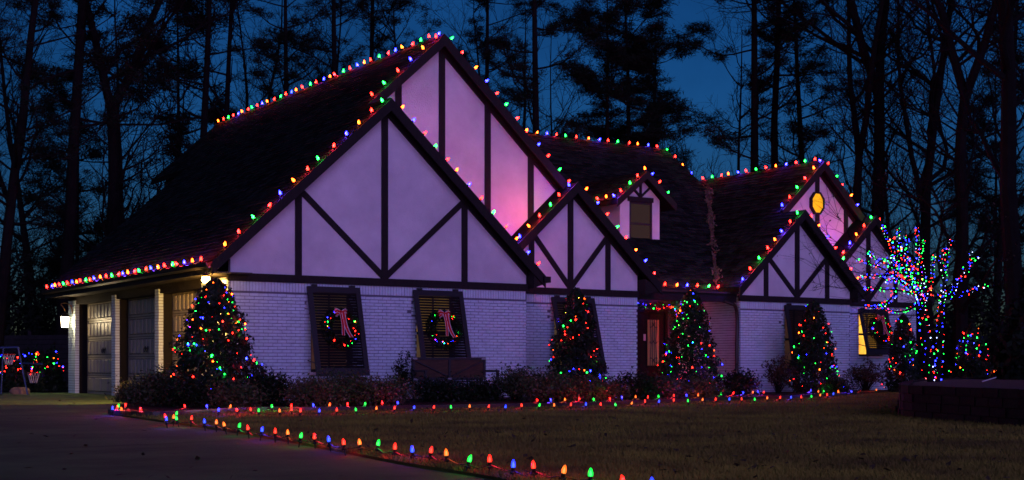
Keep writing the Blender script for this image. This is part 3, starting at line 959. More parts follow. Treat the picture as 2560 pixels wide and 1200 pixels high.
# --- windows with shutters
for k, (x0, x1, z0, z1) in wins.items():
    Yw = {'A': AY, 'C': CY, 'E': EY, 'F': FY}[k[0]]
    window_unit(x0, x1, Yw + 0.10, z0, z1, {'A1': (M['glow_dim'], M['glow_door']), 'A2': (M['glow_mid'], M['glow_dim']), 'C': M['glow_dim'], 'E': M['glow_door'], 'F': M['glow_hot']}[k])
SH = {}
SH['A1'] = bahama_shutter(12.05, 13.27, AY - 0.05, 0.55, 2.40, 0.46)
SH['A2'] = bahama_shutter(14.57, 15.83, AY - 0.05, 0.55, 2.40, 0.46)
SH['C'] = bahama_shutter(18.90, 20.18, CY - 0.05, 0.55, 2.40, 0.52)
SH['E'] = bahama_shutter(26.68, 27.9, EY - 0.05, 0.62, 2.40, 0.32)
SH['F'] = bahama_shutter(30.14, 31.34, FY - 0.05, 1.06, 2.38, 0.33, 19)

# --- garage front: brick piers, jambs, doors
piers = [(37.0, 37.65), (33.5, 33.8), (30.3, 30.56), (27.3, 27.6)]
pbk = MB(); pbk.box(-0.012, 0.1, -0.5, 0.5, -0.029, 0.029)
for (y0, y1) in piers:
    rb = random.Random(int(y0 * 10))
    core = MB(); core.box(AX0 + 0.004, AX0 + 0.34, y0 + 0.006, y1, 0, 2.5)
    pier = core.build('garage_pier', M['mortar'], house)
    z, k = 0.034, 0
    pm = MB()
    while z < 2.48:
        cuts = [y0, y1] if y1 - y0 < 0.35 else [y0, y0 + (0.22 if k % 2 else 0.4), y1]
        for a, b in zip(cuts, cuts[1:]):
            d = rb.uniform(-0.003, 0.003)
            q = MB(); q.box(AX0 - 0.008 + d, AX0 + (0.10 if a == y0 else 0.03), a - (0.006 + d if a == y0 else -0.004), b - 0.004, z - 0.029, z + 0.029)
            if y0 > 29:
                q.build('brick', M['brick'], pier)
            else:
                pm.v and None
                pm.add(q.v, q.f)
        z += 0.0677; k += 1
    if pm.v:
        pm.build('brickwork', M['brick'], pier)['kind'] = 'stuff'
    jb = MB(); jb.box(AX0 + 0.102, AX0 + 0.33, y0 - 0.004, y0 + 0.004, 0, 2.5)
    jb.build('jamb', M['door_dark'], pier)
hd = MB(); hd.box(AX0 + 0.02, AX0 + 0.40, 27.3, 37.65, 2.40, 2.595); hd.build('door_header', M['timber'], house)
opens = [(33.8, 37.0), (30.56, 33.5), (27.6, 30.3)]
XD = AX0 + 0.32
for y0, y1 in opens:
    m = MB(); m.box(XD, XD + 0.05, y0 + 0.002, y1 - 0.002, 0.0, 2.42)
    gd = m.build('garage_door', M['door'], house)
    for i in range(1, 5):
        s = MB(); s.box(XD - 0.001, XD + 0.004, y0 + 0.004, y1 - 0.004, i * 0.484 - 0.006, i * 0.484 + 0.006)
        s.build('section_seam', M['door_dark'], gd)
    W = y1 - y0
    me_cache = {}
    for row in range(5):
        z0, z1 = row * 0.484 + 0.07, (row + 1) * 0.484 - 0.06
        nw = 10 if row else 5
        for i in range(nw):
            a = y0 + 0.08 + (W - 0.16) * i / nw + 0.028
            b = y0 + 0.08 + (W - 0.16) * (i + 1) / nw - 0.028
            key = (round(b - a, 4))
            if key not in me_cache:
                w, h, fr = (b - a) / 2, (z1 - z0) / 2, 0.018
                q = MB()     # raised field with bevelled edge on a flat dark brown border
                q.add([(0, -w, -h), (0, w, -h), (0, w, h), (0, -w, h), (-0.022, -w + fr, -h + fr), (-0.022, w - fr, -h + fr), (-0.022, w - fr, h - fr), (-0.022, -w + fr, h - fr)],
                      [(4, 5, 6, 7), (0, 1, 5, 4), (1, 2, 6, 5), (2, 3, 7, 6), (3, 0, 4, 7)])
                q.add([(-0.0015, -w - 0.012, -h - 0.012), (-0.0015, w + 0.012, -h - 0.012), (-0.0015, w + 0.012, h + 0.012), (-0.0015, -w - 0.012, h + 0.012)], [(0, 1, 2, 3)], 1)
                me_cache[key] = q.mesh('panel', [M['door'], M['soffit']])
            link('panel', me_cache[key], gd).location = (XD - 0.002, (a + b) / 2, (z0 + z1) / 2)
    ym = (y0 + y1) / 2
    for s in (-1, 1):
        h = MB()
        h.lathe([(0.0, -0.001), (0.045, 0.0), (0.04, 0.018), (0.0, 0.02)], 10)
        h.ring((0, -0.05, 0.03), (1, 0, 0), (0, 1, 0), 0.05, 0.011, 14, 5)
        ho = h.build('door_ring', M['iron'], gd)
        ho.rotation_euler = (math.pi / 2, 0, -math.pi / 2)
        ho.location = (XD - 0.022, ym + s * 0.09, 1.18)

# ------------------------------------------------------------------ lamps on the garage
ln = thing('wall_lantern', 'lit warm white lantern hanging from a curled bracket on the end garage pier', 'lantern', (10.2, 37.2, 1.9))
lx, ly, lz = 10.18, 37.2, 1.93
m = MB(); m.lathe([(0.0, -0.15), (0.09, -0.15), (0.115, 0.13), (0.0, 0.13)], 6, c=(lx, ly, lz)); m.build('lamp_glass', M['lantern'], ln)
m = MB(); m.lathe([(0.15, 0.132), (0.155, 0.15), (0.06, 0.23), (0.02, 0.25), (0.015, 0.3)], 6, c=(lx, ly, lz)); m.build('lamp_cap', M['iron'], ln)
m = MB()
for i in range(6):
    a = i * math.pi / 3
    m.tube([(lx + 0.093 * math.cos(a), ly + 0.093 * math.sin(a), lz - 0.15), (lx + 0.118 * math.cos(a), ly + 0.118 * math.sin(a), lz + 0.13)], 0.007, 4)
m.lathe([(0.0, -0.21), (0.03, -0.19), (0.098, -0.165), (0.1, -0.15)], 6, c=(lx, ly, lz))
m.build('lamp_frame', M['iron'], ln)
m = MB()
m.tube(smooth_poly([Vector((AX0 - 0.01, ly + 0.02, lz + 0.2)), Vector((AX0 - 0.06, ly, lz + 0.42)), Vector((lx + 0.02, ly, lz + 0.5)), Vector((lx - 0.1, ly + 0.02, lz + 0.47)), Vector((lx - 0.04, ly, lz + 0.38)), Vector((lx, ly, lz + 0.28))], 5), 0.011, 6)
m.build('bracket', M['brass'], ln)
ll = bpy.data.lights.new('lantern_light', 'POINT'); ll.color = (1.0, 0.74, 0.40); ll.energy = 110; ll.shadow_soft_size = 0.13
llo = bpy.data.objects.new('lantern_light', ll); COL.objects.link(llo); llo.location = (lx - 0.02, ly - 0.03, lz); llo.parent = ln; llo.matrix_parent_inverse = Matrix.Translation(-Vector(ln['_off']))
fl = thing('flood_light', 'blazing amber floodlight under the eave corner above the biggest lit evergreen', 'floodlight', (9.75, 25.75, 2.5))
m = MB(); m.lathe([(0.0, -0.09), (0.06, -0.075), (0.09, -0.02), (0.075, 0.04), (0.04, 0.07)], 10, c=(9.74, 25.62, 2.46)); m.build('lamp_bulb', M['flood'], fl, True)
m = MB(); m.lathe([(0.08, 0.045), (0.085, 0.06), (0.05, 0.11), (0.0, 0.12)], 10, c=(9.74, 25.62, 2.46)); m.build('lamp_shade', M['iron'], fl)
m = MB(); m.tube([(9.74, 25.62, 2.57), (9.8, 25.68, 2.61), (9.92, 25.78, 2.61)], 0.015, 6); m.build('bracket', M['iron'], fl)
fs = bpy.data.lights.new('flood_light_beam', 'SPOT'); fs.color = (1.0, 0.50, 0.10); fs.energy = 950; fs.shadow_soft_size = 0.06; fs.spot_size = math.radians(118); fs.spot_blend = 0.35
fso = bpy.data.objects.new('flood_light_beam', fs); COL.objects.link(fso); fso.location = (9.93, 25.74, 2.42); fso.rotation_euler = (-Vector((-0.12, 1.0, -0.35))).to_track_quat('Z', 'Y').to_euler(); fso.parent = fl; fso.matrix_parent_inverse = Matrix.Translation(-Vector(fl['_off']))

# ------------------------------------------------------------------ big coloured bulbs (strings on the roof and along the ground)
def c9_mesh(k, stake=False, sc_=1.0):
    m = MB()
    prof = [(0.0, 0.0), (0.015, 0.0), (0.016, 0.036), (0.017, 0.038), (0.0205, 0.052), (0.019, 0.068), (0.013, 0.088), (0.006, 0.101), (0.0, 0.105)]
    mis = [0, 0, 0, 1, 1, 1, 1, 1]
    m.lathe([(r * sc_, z * sc_) for r, z in prof], 8, mis=mis)
    if stake:
        m.lathe([(0.0, -0.085), (0.006, -0.05), (0.008, 0.0)], 5, mi=0)
        m.box(-0.012, 0.012, -0.022, 0.022, -0.012, 0.006, 0)
        m.lathe([(0.0, 0.038 * sc_), (0.010 * sc_, 0.044 * sc_), (0.011 * sc_, 0.056 * sc_), (0.007 * sc_, 0.074 * sc_), (0.0, 0.088 * sc_)], 7, mi=2)
        return m.mesh('path_bulb_' + CN[k], [M['socket'], M['lens' + k], M['core' + k]], True)
    return m.mesh(('path_bulb_' if stake else 'bulb_') + CN[k], [M['socket'], M['c9' + k]], True)
C9 = {k: c9_mesh(k, sc_=1.28) for k in BC}
C9S = {k: c9_mesh(k, True, 0.84) for k in BC}
CYC = 'GROBR'
def string(label, segs, start=0, rev=False, spacing=0.41, stake=False, seed=0, group=None, first=0.2):
    """segs: list of (polyline points, outward normal)"""
    r_ = random.Random(seed)
    w = MB()
    items = []
    i = start
    for pts, nrm in segs:
        pts = [Vector(p) for p in pts]
        nrm = Vector(nrm).normalized()
        acc, path = first, []
        for a, b in zip(pts, pts[1:]):
            L = (b - a).length
            while acc <= L:
                p = a.lerp(b, acc / L)
                items.append((p, nrm, CYC[i % 5])); i += 1
                path.append(p)
                acc += spacing * r_.uniform(0.86, 1.14)
            acc -= L
        full = [pts[0] + nrm * 0.01]
        for q, q2 in zip(path, path[1:] + [pts[-1]]):
            full.append(q + nrm * 0.012); full.append(q.lerp(q2, 0.5) + nrm * 0.004 + Vector((0, 0, -0.012)))
        w.tube(full, 0.006, 4)
    root = tag(w.build('light_string', M['wire']), label, 'string lights', group)
    for p, nrm, k in items:
        b = link('bulb', C9S[k] if stake else C9[k], root)
        jit = Vector((r_.gauss(0, 0.26), r_.gauss(0, 0.26), r_.gauss(0, 0.1)))
        b.rotation_euler = (nrm + jit).normalized().to_track_quat('Z', 'Y').to_euler()
        b.location = p
        bulb_lamp(k, p + nrm * 0.085, 1.0, root)
    return root
nL, nR, nU = (-SL * 0.6, -0.25, 1), (SL, -0.25, 1), (0, 0, 1)
y_ = 0.03
G_ = 'big bulbs outlining the roof'
string('coloured bulbs along the long main ridge at the top of the house', [([(BXM, BYF + 0.1, ZB + 0.03), (BXM, 41.1, ZB + 0.03)], nU)], 3, seed=1, group=G_)
string('coloured bulbs along the gutter above the garage doors', [([(AEL - 0.06, AYF + 0.25, ZE - 0.01), (AEL - 0.06, 38.05, ZE - 0.01)], (-0.25, -0.1, 1))], 1, seed=2, group=G_)
string('coloured bulbs up the garage side slope of the front garage gable', [([(AXM, AYF + y_, ZA + 0.03), (AEL, AYF + y_, ZE + 0.03)], nL)], 0, seed=3, group=G_)
string('coloured bulbs down the porch side slope of the front garage gable', [([(AXM + 0.1, AYF + y_, ZA - 0.06), (AER, AYF + y_, ZE + 0.03)], nR)], 2, seed=4, group=G_)
string('coloured bulbs on the short upper slope left of the tallest peak', [([(BXM - 0.05, BYF + y_, ZB), (AXM + 0.1, BYF + y_, zl(AXM + 0.1, AEL) + 0.03)], nL)], 1, seed=5, group=G_)
string('coloured bulbs down the long slope from the tallest peak to the porch', [([(BXM, BYF + y_, ZB + 0.04), (CXM, BYF + y_, ZC + 0.03)], nR), ([(CXM + 0.1, CYF + y_, ZC - 0.06), (BER, CYF + y_, ZE + 0.03)], nR)], 0, seed=6, group=G_)
string('coloured bulbs on the short inner slope of the small middle gable', [([(CXM - 0.05, CYF + y_, ZC), (17.35, CYF + y_, ZC - SL * (CXM - 17.35) + 0.03)], nL)], 3, seed=7, group=G_)
string('coloured bulbs along the rear ridge between the tall gable and the right wing', [([(17.2, GYR, GZR + 0.03), (28.55, GYR, GZR + 0.03), (28.9, 33.0, ZD + 0.04)], nU)], 2, seed=8, group=G_)
string('coloured bulbs along the ridge of the right wing behind the octagonal window', [([(DXM, 32.9, ZD + 0.03), (DXM, DYF + 0.05, ZD + 0.03)], nU)], 4, seed=9, group=G_)
string('coloured bulbs around the edges of the little dormer roof', [
    ([(dxm - 1.02, 31.2, dze - 0.07), (dxm - 1.02, dy - 0.27, dze - 0.07)], (-0.6, 0, 1)),
    ([(dxm - 1.0, dy - 0.27, dze - 0.06), (dxm, dy - 0.27, dza + 0.03)], (-0.4, -0.2, 1)),
    ([(dxm, dy - 0.27, dza + 0.03), (dxm + 1.04, dy - 0.27, dze - 0.1)], nR)], 3, seed=10, group=G_, spacing=0.36)
string('coloured bulbs along the porch gutter over the front door', [([(22.0, GY0 - 0.08, ZE - 0.02), (24.8, GY0 - 0.08, ZE - 0.02)], (0, -0.35, 1))], 4, seed=11, group=G_, spacing=0.36)
string('coloured bulbs up the porch side slope of the right wing gable', [([(EEL, EYF + y_, ZE + 0.03), (EXM, EYF + y_, ZEg + 0.03)], nL)], 3, seed=12, group=G_)
string('coloured bulbs on the upper slope beside the octagonal window', [([(EXM, DYF + y_, ZEg + 0.03), (DXM, DYF + y_, ZD + 0.03)], nL)], 3, seed=13, group=G_)
string('coloured bulbs down the far slope of the small gable under the octagonal window', [([(EXM + 0.1, EYF + y_, ZEg - 0.06), (EER, EYF + y_, ZE + 0.03)], nR)], 1, seed=14, group=G_)
string('coloured bulbs down the outer slope of the right wing to its far eave', [([(DXM, DYF + y_, ZD + 0.03), (FXM, DYF + y_, ZF + 0.03)], nR), ([(FXM, FYF + y_, ZF), (FER, FYF + y_, ZE + 0.03)], nR)], 4, seed=15, group=G_)
string('coloured bulbs on the inner slope of the farthest small gable', [([(FXM, FYF + y_, ZF + 0.02), (29.2, FYF + y_, ZF - SL * (FXM - 29.2) + 0.03)], nL)], 0, seed=16, group=G_)

def ground_string(label, pxs, zb, seed, watts=0.09):
    r_ = random.Random(seed)
    w = MB(); P = []
    for i, it in enumerate(pxs):
        x, y = it[0], it[1]
        P.append(on_z(x, y, zb))
    full = []
    for a, b in zip(P, P[1:]):
        full += [Vector((a.x, a.y, zb - 0.055)), Vector(((a.x + b.x) / 2 + r_.uniform(-.03, .03), (a.y + b.y) / 2 + r_.uniform(-.03, .03), 0.04 + r_.uniform(0, 0.02)))]
    full.append(Vector((P[-1].x, P[-1].y, zb - 0.055)))
    w.tube(full, 0.004, 4)
    root = tag(w.build('light_string', M['wire']), label, 'string lights', 'bulbs staked along the ground')
    for i, p in enumerate(P):
        k = pxs[i][2]
        b = link('bulb', C9S[k], root)
        n = Vector((r_.gauss(0, 0.15), r_.gauss(0, 0.15), 1)).normalized()
        b.rotation_euler = n.to_track_quat('Z', 'Y').to_euler()
        b.location = (p.x, p.y, zb - 0.07)
        bulb_lamp(k, Vector((p.x, p.y, zb)), watts, root, 0.026)
front = [(414, 1037, 'R'), (417, 1044, 'B'), (434, 1039, 'O'), (440, 1030, 'G'), (444, 1042, 'G'), (478, 1042, 'R'), (512, 1050, 'B'), (541, 1052, 'O'), (563, 1057, 'O'), (596, 1060, 'G'), (621, 1066, 'R'), (653, 1070, 'B'), (688, 1074, 'R'), (720, 1077, 'O'), (750, 1084, 'G'), (787, 1087, 'R'), (824, 1093, 'B'), (861, 1101, 'R'), (901, 1101, 'O'), (943, 1103, 'G'), (987, 1112, 'R'), (1032, 1118, 'B'), (1075, 1120, 'R'), (1117, 1127, 'O'), (1169, 1141, 'G'), (1224, 1142, 'R'), (1283, 1155, 'B'), (1335, 1157, 'R'), (1406, 1168, 'O'), (1476, 1176, 'G'), (1560, 1194, 'R'), (1631, 1200, 'B')]
ground_string('string of big bulbs on stakes along the curving driveway edge', front, 0.13, 21)
row1 = [(628, 1021, 'R'), (646, 1023, 'G'), (700, 1024, 'O'), (729, 1021, 'R'), (750, 1024, 'R'), (798, 1024, 'B'), (842, 1022, 'R'), (891, 1021, 'G'), (940, 1018, 'O'), (985, 1017, 'R'), (1034, 1016, 'B'), (1083, 1015, 'R'), (1128, 1015, 'G'), (1174, 1013, 'O'), (1220, 1013, 'R'), (1263, 1014, 'B'), (1304, 1011, 'R'), (1347, 1010, 'G'), (1386, 1010, 'O'), (1426, 1009, 'R'), (1465, 1008, 'B'), (1502, 1008, 'R'), (1540, 1009, 'G'), (1577, 1005, 'O'), (1613, 1001, 'R'), (1646, 1001, 'B'), (1686, 998, 'R'), (1720, 1000, 'G'), (1756, 997, 'O'), (1790, 996, 'R'), (1823, 996, 'B'), (1855, 995, 'R'), (1887, 996, 'G'), (1918, 993, 'O'), (1949, 992, 'R'), (1976, 991, 'B'), (2003, 991, 'R'), (2029, 989, 'G'), (2049, 986, 'O'), (2069, 985, 'R'), (2083, 983, 'B'), (2127, 977, 'B'), (2149, 975, 'R'), (2190, 973, 'O')]
ground_string('front string of big bulbs staked along the lawn edge of the planting bed', row1, 0.12, 22)
row2 = [(281, 1018, 'B'), (292, 1016, 'R'), (297, 1012, 'G'), (305, 1020, 'O'), (313, 1010, 'R'), (353, 1020, 'R'), (463, 1013, 'R'), (518, 1013, 'B'), (546, 1022, 'B'), (574, 1013, 'O'), (594, 1022, 'R'), (680, 1013, 'G'), (729, 1012, 'R'), (784, 1010, 'B'), (823, 1009, 'O'), (870, 1008, 'R'), (912, 1007, 'G'), (956, 1005, 'R'), (995, 1005, 'B'), (1343, 999, 'R'), (1376, 998, 'B'), (1412, 997, 'O'), (1448, 995, 'R'), (1486, 996, 'G'), (1526, 995, 'R'), (1556, 991, 'B'), (1589, 990, 'O'), (1619, 991, 'R'), (1647, 989, 'G'), (1684, 987, 'R'), (1716, 987, 'B'), (1745, 986, 'O'), (1774, 984, 'R'), (1803, 983, 'G'), (1832, 981, 'R'), (1858, 980, 'B'), (1882, 979, 'O'), (1895, 978, 'B'), (1909, 979, 'R'), (2026, 975, 'B'), (2046, 977, 'O'), (2060, 976, 'G'), (2078, 975, 'R'), (2096, 977, 'O')]
ground_string('rear string of big bulbs staked among the shrubs of the planting bed', row2, 0.13, 23, 0.45)

# ------------------------------------------------------------------ mini lights
mb_ = MB(); mb_.add([(0, 0, 1), (1, 0, 0), (0, 1, 0), (-1, 0, 0), (0, -1, 0), (0, 0, -1)], [(0, 1, 2), (0, 2, 3), (0, 3, 4), (0, 4, 1), (5, 2, 1), (5, 3, 2), (5, 4, 3), (5, 1, 4)])
MINI = {k: mb_.mesh('mini_bulb_' + CN[k], M['mini' + k], True) for k in BC}
M['miniW'] = emit('lit_mini_bulb_pale', (0.5, 0.62, 1.0), 7.0, nosample=True)
MINI['W'] = mb_.mesh('mini_bulb_pale', M['miniW'], True)
def mini_string(label, pts, order=None, size=0.016, seed=0, group=None, wire=True, cap=300, wt='RRROGGBB', lamp=0.0, every=1):
    r_ = random.Random(seed)
    w = MB()
    if wire and len(pts) > 1:
        w.tube(pts, 0.003, 3)
    else:
        w.tube([pts[0], pts[0] + Vector((0, 0, 0.05))], 0.004, 3)
    root = tag(w.build('mini_light_string', M['wire']), label, 'string lights', group)
    rest = {k: MB() for k in MINI}
    for i, p in enumerate(pts):
        k = r_.choice(wt)
        if lamp and i % every == 0:
            bulb_lamp(k, p, lamp, root, 0.03)
        s = size * 0.82 * r_.choice((0.42, 0.5, 0.6, 0.7, 0.8, 1.0, 1.3, 1.7))
        if i < cap:
            b = link('bulb', MINI[k], root)
            b.location = p; b.scale = (s, s, s * 1.2)
        else:
            rest[k].add([Vector(v) * s + p for v in mb_.v], mb_.f)
    for k, m in rest.items():
        if m.v:
            m.build('bulbs', M['mini' + k], root)['kind'] = 'stuff'
    return root

# ------------------------------------------------------------------ clipped evergreens with lights
def evergreen(label, px, d, top_py, width_px, seed, nl, llabel, base_z=0.03, lump=0.19, nleaf=9000, prof=1.0):
    rng = np.random.default_rng(seed)
    base = ground_at(px, d); base.z = base_z
    Hh = at_d(px, top_py, d).z - base_z
    R = width_px / 2 * d / FPX
    root = thing('evergreen', label, 'evergreen shrub', base, local=True, group='clipped evergreens in front of the house')
    tr = MB(); tr.tube([(0, 0, -0.05), (0.02, 0.01, Hh * 0.5), (0, 0, Hh * 0.93)], [0.06, 0.045, 0.012], 7)
    r_ = random.Random(seed)
    for i in range(26):
        z = Hh * r_.uniform(0.1, 0.85); a = r_.uniform(0, 6.28); L = R * (1 - z / Hh) ** 0.8 * 0.8
        tr.tube([(0, 0, z), (math.cos(a) * L * .6, math.sin(a) * L * .6, z + 0.08), (math.cos(a) * L, math.sin(a) * L, z + 0.2)], [0.015, 0.01, 0.004], 4)
    tr.build('trunk', M['bark'], root)
    def rad(t, a):
        r0 = R * (np.clip(1 - t, 0, 1) ** (0.56 * prof)) * np.minimum(1, 0.72 + t * 2.2)
        lum = 1 + lump * (np.sin(a * 3 + t * 9 + seed) * 0.5 + np.sin(a * 5 - t * 17 + seed * 2) * 0.5 + np.sin(a * 2 + t * 31) * 0.4 + np.sin(a * 9 + t * 47 + seed) * 0.35)
        return r0 * lum + 0.02
    t = rng.uniform(0, 1, nleaf) ** 1.25
    a = rng.uniform(0, 6.283, nleaf)
    q = 1 - np.abs(rng.normal(0, 0.13, nleaf))
    stray = rng.uniform(size=nleaf) < 0.09
    q = np.where(stray, rng.uniform(1.0, 1.14, nleaf), q)
    # clump gaps
    g_ = np.sin(a * 7 + t * 40 + seed) + np.sin(a * 11 - t * 27)
    q = np.where((g_ < -1.0) & ~stray, q * 0.86, q)
    rr_ = rad(t, a) * q
    pos = np.stack([rr_ * np.cos(a), rr_ * np.sin(a), t * Hh + rng.normal(0, 0.02, nleaf) + 0.02], 1)
    nrm = unit(np.stack([np.cos(a), np.sin(a), np.full(nleaf, 0.5)], 1) + rng.normal(0, 0.55, (nleaf, 3)))
    link('foliage', leaves_mesh('foliage', pos, nrm, 0.042, rng, M['leaf_d']), root)
    # light string spirals up, only bulbs towards the street/outside
    pts = []
    n = nl * 2
    for i in range(n):
        tt = 0.03 + 0.95 * rng.uniform(0, 1) ** 1.15
        aa = rng.uniform(0, 6.283)
        dirx, diry = math.cos(aa), math.sin(aa)
        if dirx * S_ + diry * C_ > 0.45: continue      # house side carries none
        rr = float(rad(np.array(tt), np.array(aa))) * 1.03
        pts.append(base + Vector((dirx * rr, diry * rr, tt * Hh + rng.normal(0, 0.05))))
    pts.sort(key=lambda p: p.z)
    mini_string(llabel, pts, seed=seed, group='mini lights on the evergreens', lamp=0.05, every=7)
    return root
evergreen('big broad lit evergreen at the garage corner under the floodlight', 538, 26.0, 703, 232, 1, 104, 'mini lights wound round the big evergreen at the garage corner', lump=0.20, nleaf=13000)
evergreen('lit evergreen in front of the shutter of the small middle gable', 1440, 30.6, 726, 152, 2, 64, 'mini lights on the evergreen below the small middle gable', nleaf=8500)
evergreen('lit evergreen standing beside the front porch', 1728, 33.8, 728, 152, 3, 70, 'mini lights on the evergreen beside the porch', nleaf=8500)
evergreen('narrow lit evergreen against the right wing below its small gable', 2035, 35.8, 756, 132, 4, 52, 'mini lights on the evergreen below the right wing gable', nleaf=8000)
evergreen('small lit evergreen beside the bright yellow window', 2258, 37.6, 790, 92, 5, 38, 'mini lights on the small evergreen beside the bright yellow window', nleaf=6000)
evergreen('lit evergreen at the wood edge beyond the light-wrapped tree', 2430, 39.0, 812, 114, 6, 44, 'mini lights on the evergreen beyond the wrapped tree', nleaf=6000)

# ------------------------------------------------------------------ bed shrubs
def shrub(label, px, d, hgt, wid, seed, leaf='leaf_m', nstem=26, nleaf=2200, lsize=0.035, droop=0.3, loose=False, name='shrub', group='low shrubs in the bed', zb=0.03):
    rng = np.random.default_rng(seed); r_ = random.Random(seed)
    base = ground_at(px, d); base.z = zb
    root = thing(name, label, 'shrub', base, r_.uniform(0, 6), local=True, group=group)
    st = MB(); tips = []
    for i in range(nstem):
        a = r_.uniform(0, 6.283); s = r_.uniform(0.25, 1.0)
        ex, ey = math.cos(a) * wid / 2 * s, math.sin(a) * wid / 2 * s
        top = hgt * r_.uniform(0.55, 1.05) * (1 - 0.45 * s * s)
        p0, p1, p2 = Vector((ex * 0.08, ey * 0.08, 0)), Vector((ex * 0.5, ey * 0.5, top * 0.8)), Vector((ex, ey, top * (1 - droop * 0.3 * s)))
        path = [p0.lerp(p1, t).lerp(p1.lerp(p2, t), t) for t in (0, .25, .5, .75, 1)]
        st.tube(path, [0.009, 0.008, 0.006, 0.005, 0.003], 4)
        tips.append(path)
    st.build('stems', M['twig'], root)
    nleaf = nleaf if loose else int(nleaf * 1.6); lsize *= 1.12
    P = np.zeros((nleaf, 3)); N = np.zeros((nleaf, 3))
    for i in range(nleaf):
        pa = tips[r_.randrange(len(tips))]
        t = r_.uniform(0.25 if loose else 0.15, 1) ** 0.7 * 3.999
        j = int(t); q = pa[j].lerp(pa[j + 1], t - j)
        sp = 0.05 if loose else 0.11
        P[i] = (q.x + r_.gauss(0, sp), q.y + r_.gauss(0, sp), max(0.02, q.z + r_.gauss(0, sp * 0.8)))
    N = unit(rng.normal(size=(nleaf, 3)) + np.array([0, 0, 0.8]))
    link('foliage', leaves_mesh('foliage', P, N, lsize, rng, M[leaf], aspect=2.2), root)
    return root
shrub('loose olive shrub at the driveway end of the bed beside the garage', 395, 24.9, 0.62, 1.15, 31, 'leaf_m', 40, 3600, 0.03)
shrub('dark low shrub at the foot of the big garage corner evergreen', 330, 26.8, 0.36, 0.8, 45, 'leaf_r', 26, 1700, 0.028)
shrub('dark rounded shrub between the big evergreen and the first shutter', 665, 24.9, 0.62, 1.1, 32, 'leaf_d', 34, 3200, 0.032)
shrub('low bush in front of the big garage corner evergreen', 470, 24.0, 0.5, 1.3, 46, 'leaf_d', 34, 3000, 0.03)
shrub('low dark bush beside the big evergreen towards the lawn', 585, 23.9, 0.42, 1.2, 47, 'leaf_r', 34, 2600, 0.03)
shrub('spreading feathery shrub below the first wreathed shutter', 835, 25.2, 0.66, 1.9, 33, 'leaf_r', 60, 5200, 0.026, 0.7)
shrub('reddish low shrub lit from below in front of the first shutter', 790, 24.0, 0.48, 1.3, 48, 'leaf_r', 44, 3200, 0.026, 0.8)
shrub('reddish arching shrub lit red by the bulbs, left of the bench', 945, 24.5, 0.6, 1.4, 34, 'leaf_r', 46, 3600, 0.026, 0.7)
shrub('tall thin leafy shrub with upright twigs left of the bench', 1010, 27.6, 1.15, 0.55, 35, 'leaf_d', 16, 700, 0.032, 0.0, True)
shrub('dark low groundcover added to darken the gap behind the garden bench legs', 1090, 27.4, 0.42, 1.3, 50, 'leaf_d', 30, 2600, 0.032)  # added plant, hides the pale wall so the space under the bench stays black
shrub('dark low groundcover added to darken the gap under the far half of the garden bench', 1190, 27.9, 0.40, 1.2, 51, 'leaf_d', 30, 2400, 0.032)  # second added plant, keeps the far half under the seat dark
shrub('wispy shrub at the far end of the bench', 1290, 28.3, 0.72, 1.1, 36, 'leaf_m', 34, 2300, 0.03, 0.1)
shrub('spreading red-tinged shrub between the bench and the middle evergreen', 1385, 27.0, 0.6, 1.6, 37, 'leaf_r', 48, 3600, 0.028, 0.7)
shrub('low arching shrub in front of the middle evergreen', 1490, 27.0, 0.48, 1.5, 38, 'leaf_r', 44, 3200, 0.027, 0.8)
shrub('dense dark shrub at the porch corner of the middle gable wall', 1590, 29.2, 0.52, 1.3, 39, 'leaf_d', 40, 3400, 0.033)
shrub('dark shrub on the path side of the porch', 1660, 29.8, 0.48, 1.1, 49, 'leaf_m', 34, 2700, 0.03)
shrub('twiggy shrub glowing orange from the bulbs beside the porch evergreen', 1748, 30.0, 0.42, 1.0, 40, 'leaf_r', 34, 2300, 0.028)
shrub('dark clump at the foot of the thick porch downspout', 1852, 33.2, 0.58, 0.95, 41, 'leaf_d', 30, 2200, 0.034)
shrub('thin brown-leaved bush against the right wing wall', 1945, 34.6, 1.05, 1.0, 42, 'leaf_b', 44, 1300, 0.032, 0.1, True)
shrub('thin brown-leaved bush at the corner beside the bright yellow window', 2165, 36.4, 0.98, 1.35, 43, 'leaf_b', 54, 1700, 0.032, 0.1, True)
shrub('low bush by the narrow evergreen at the end of the bed', 2090, 34.2, 0.40, 1.0, 44, 'leaf_d', 26, 1700, 0.03)
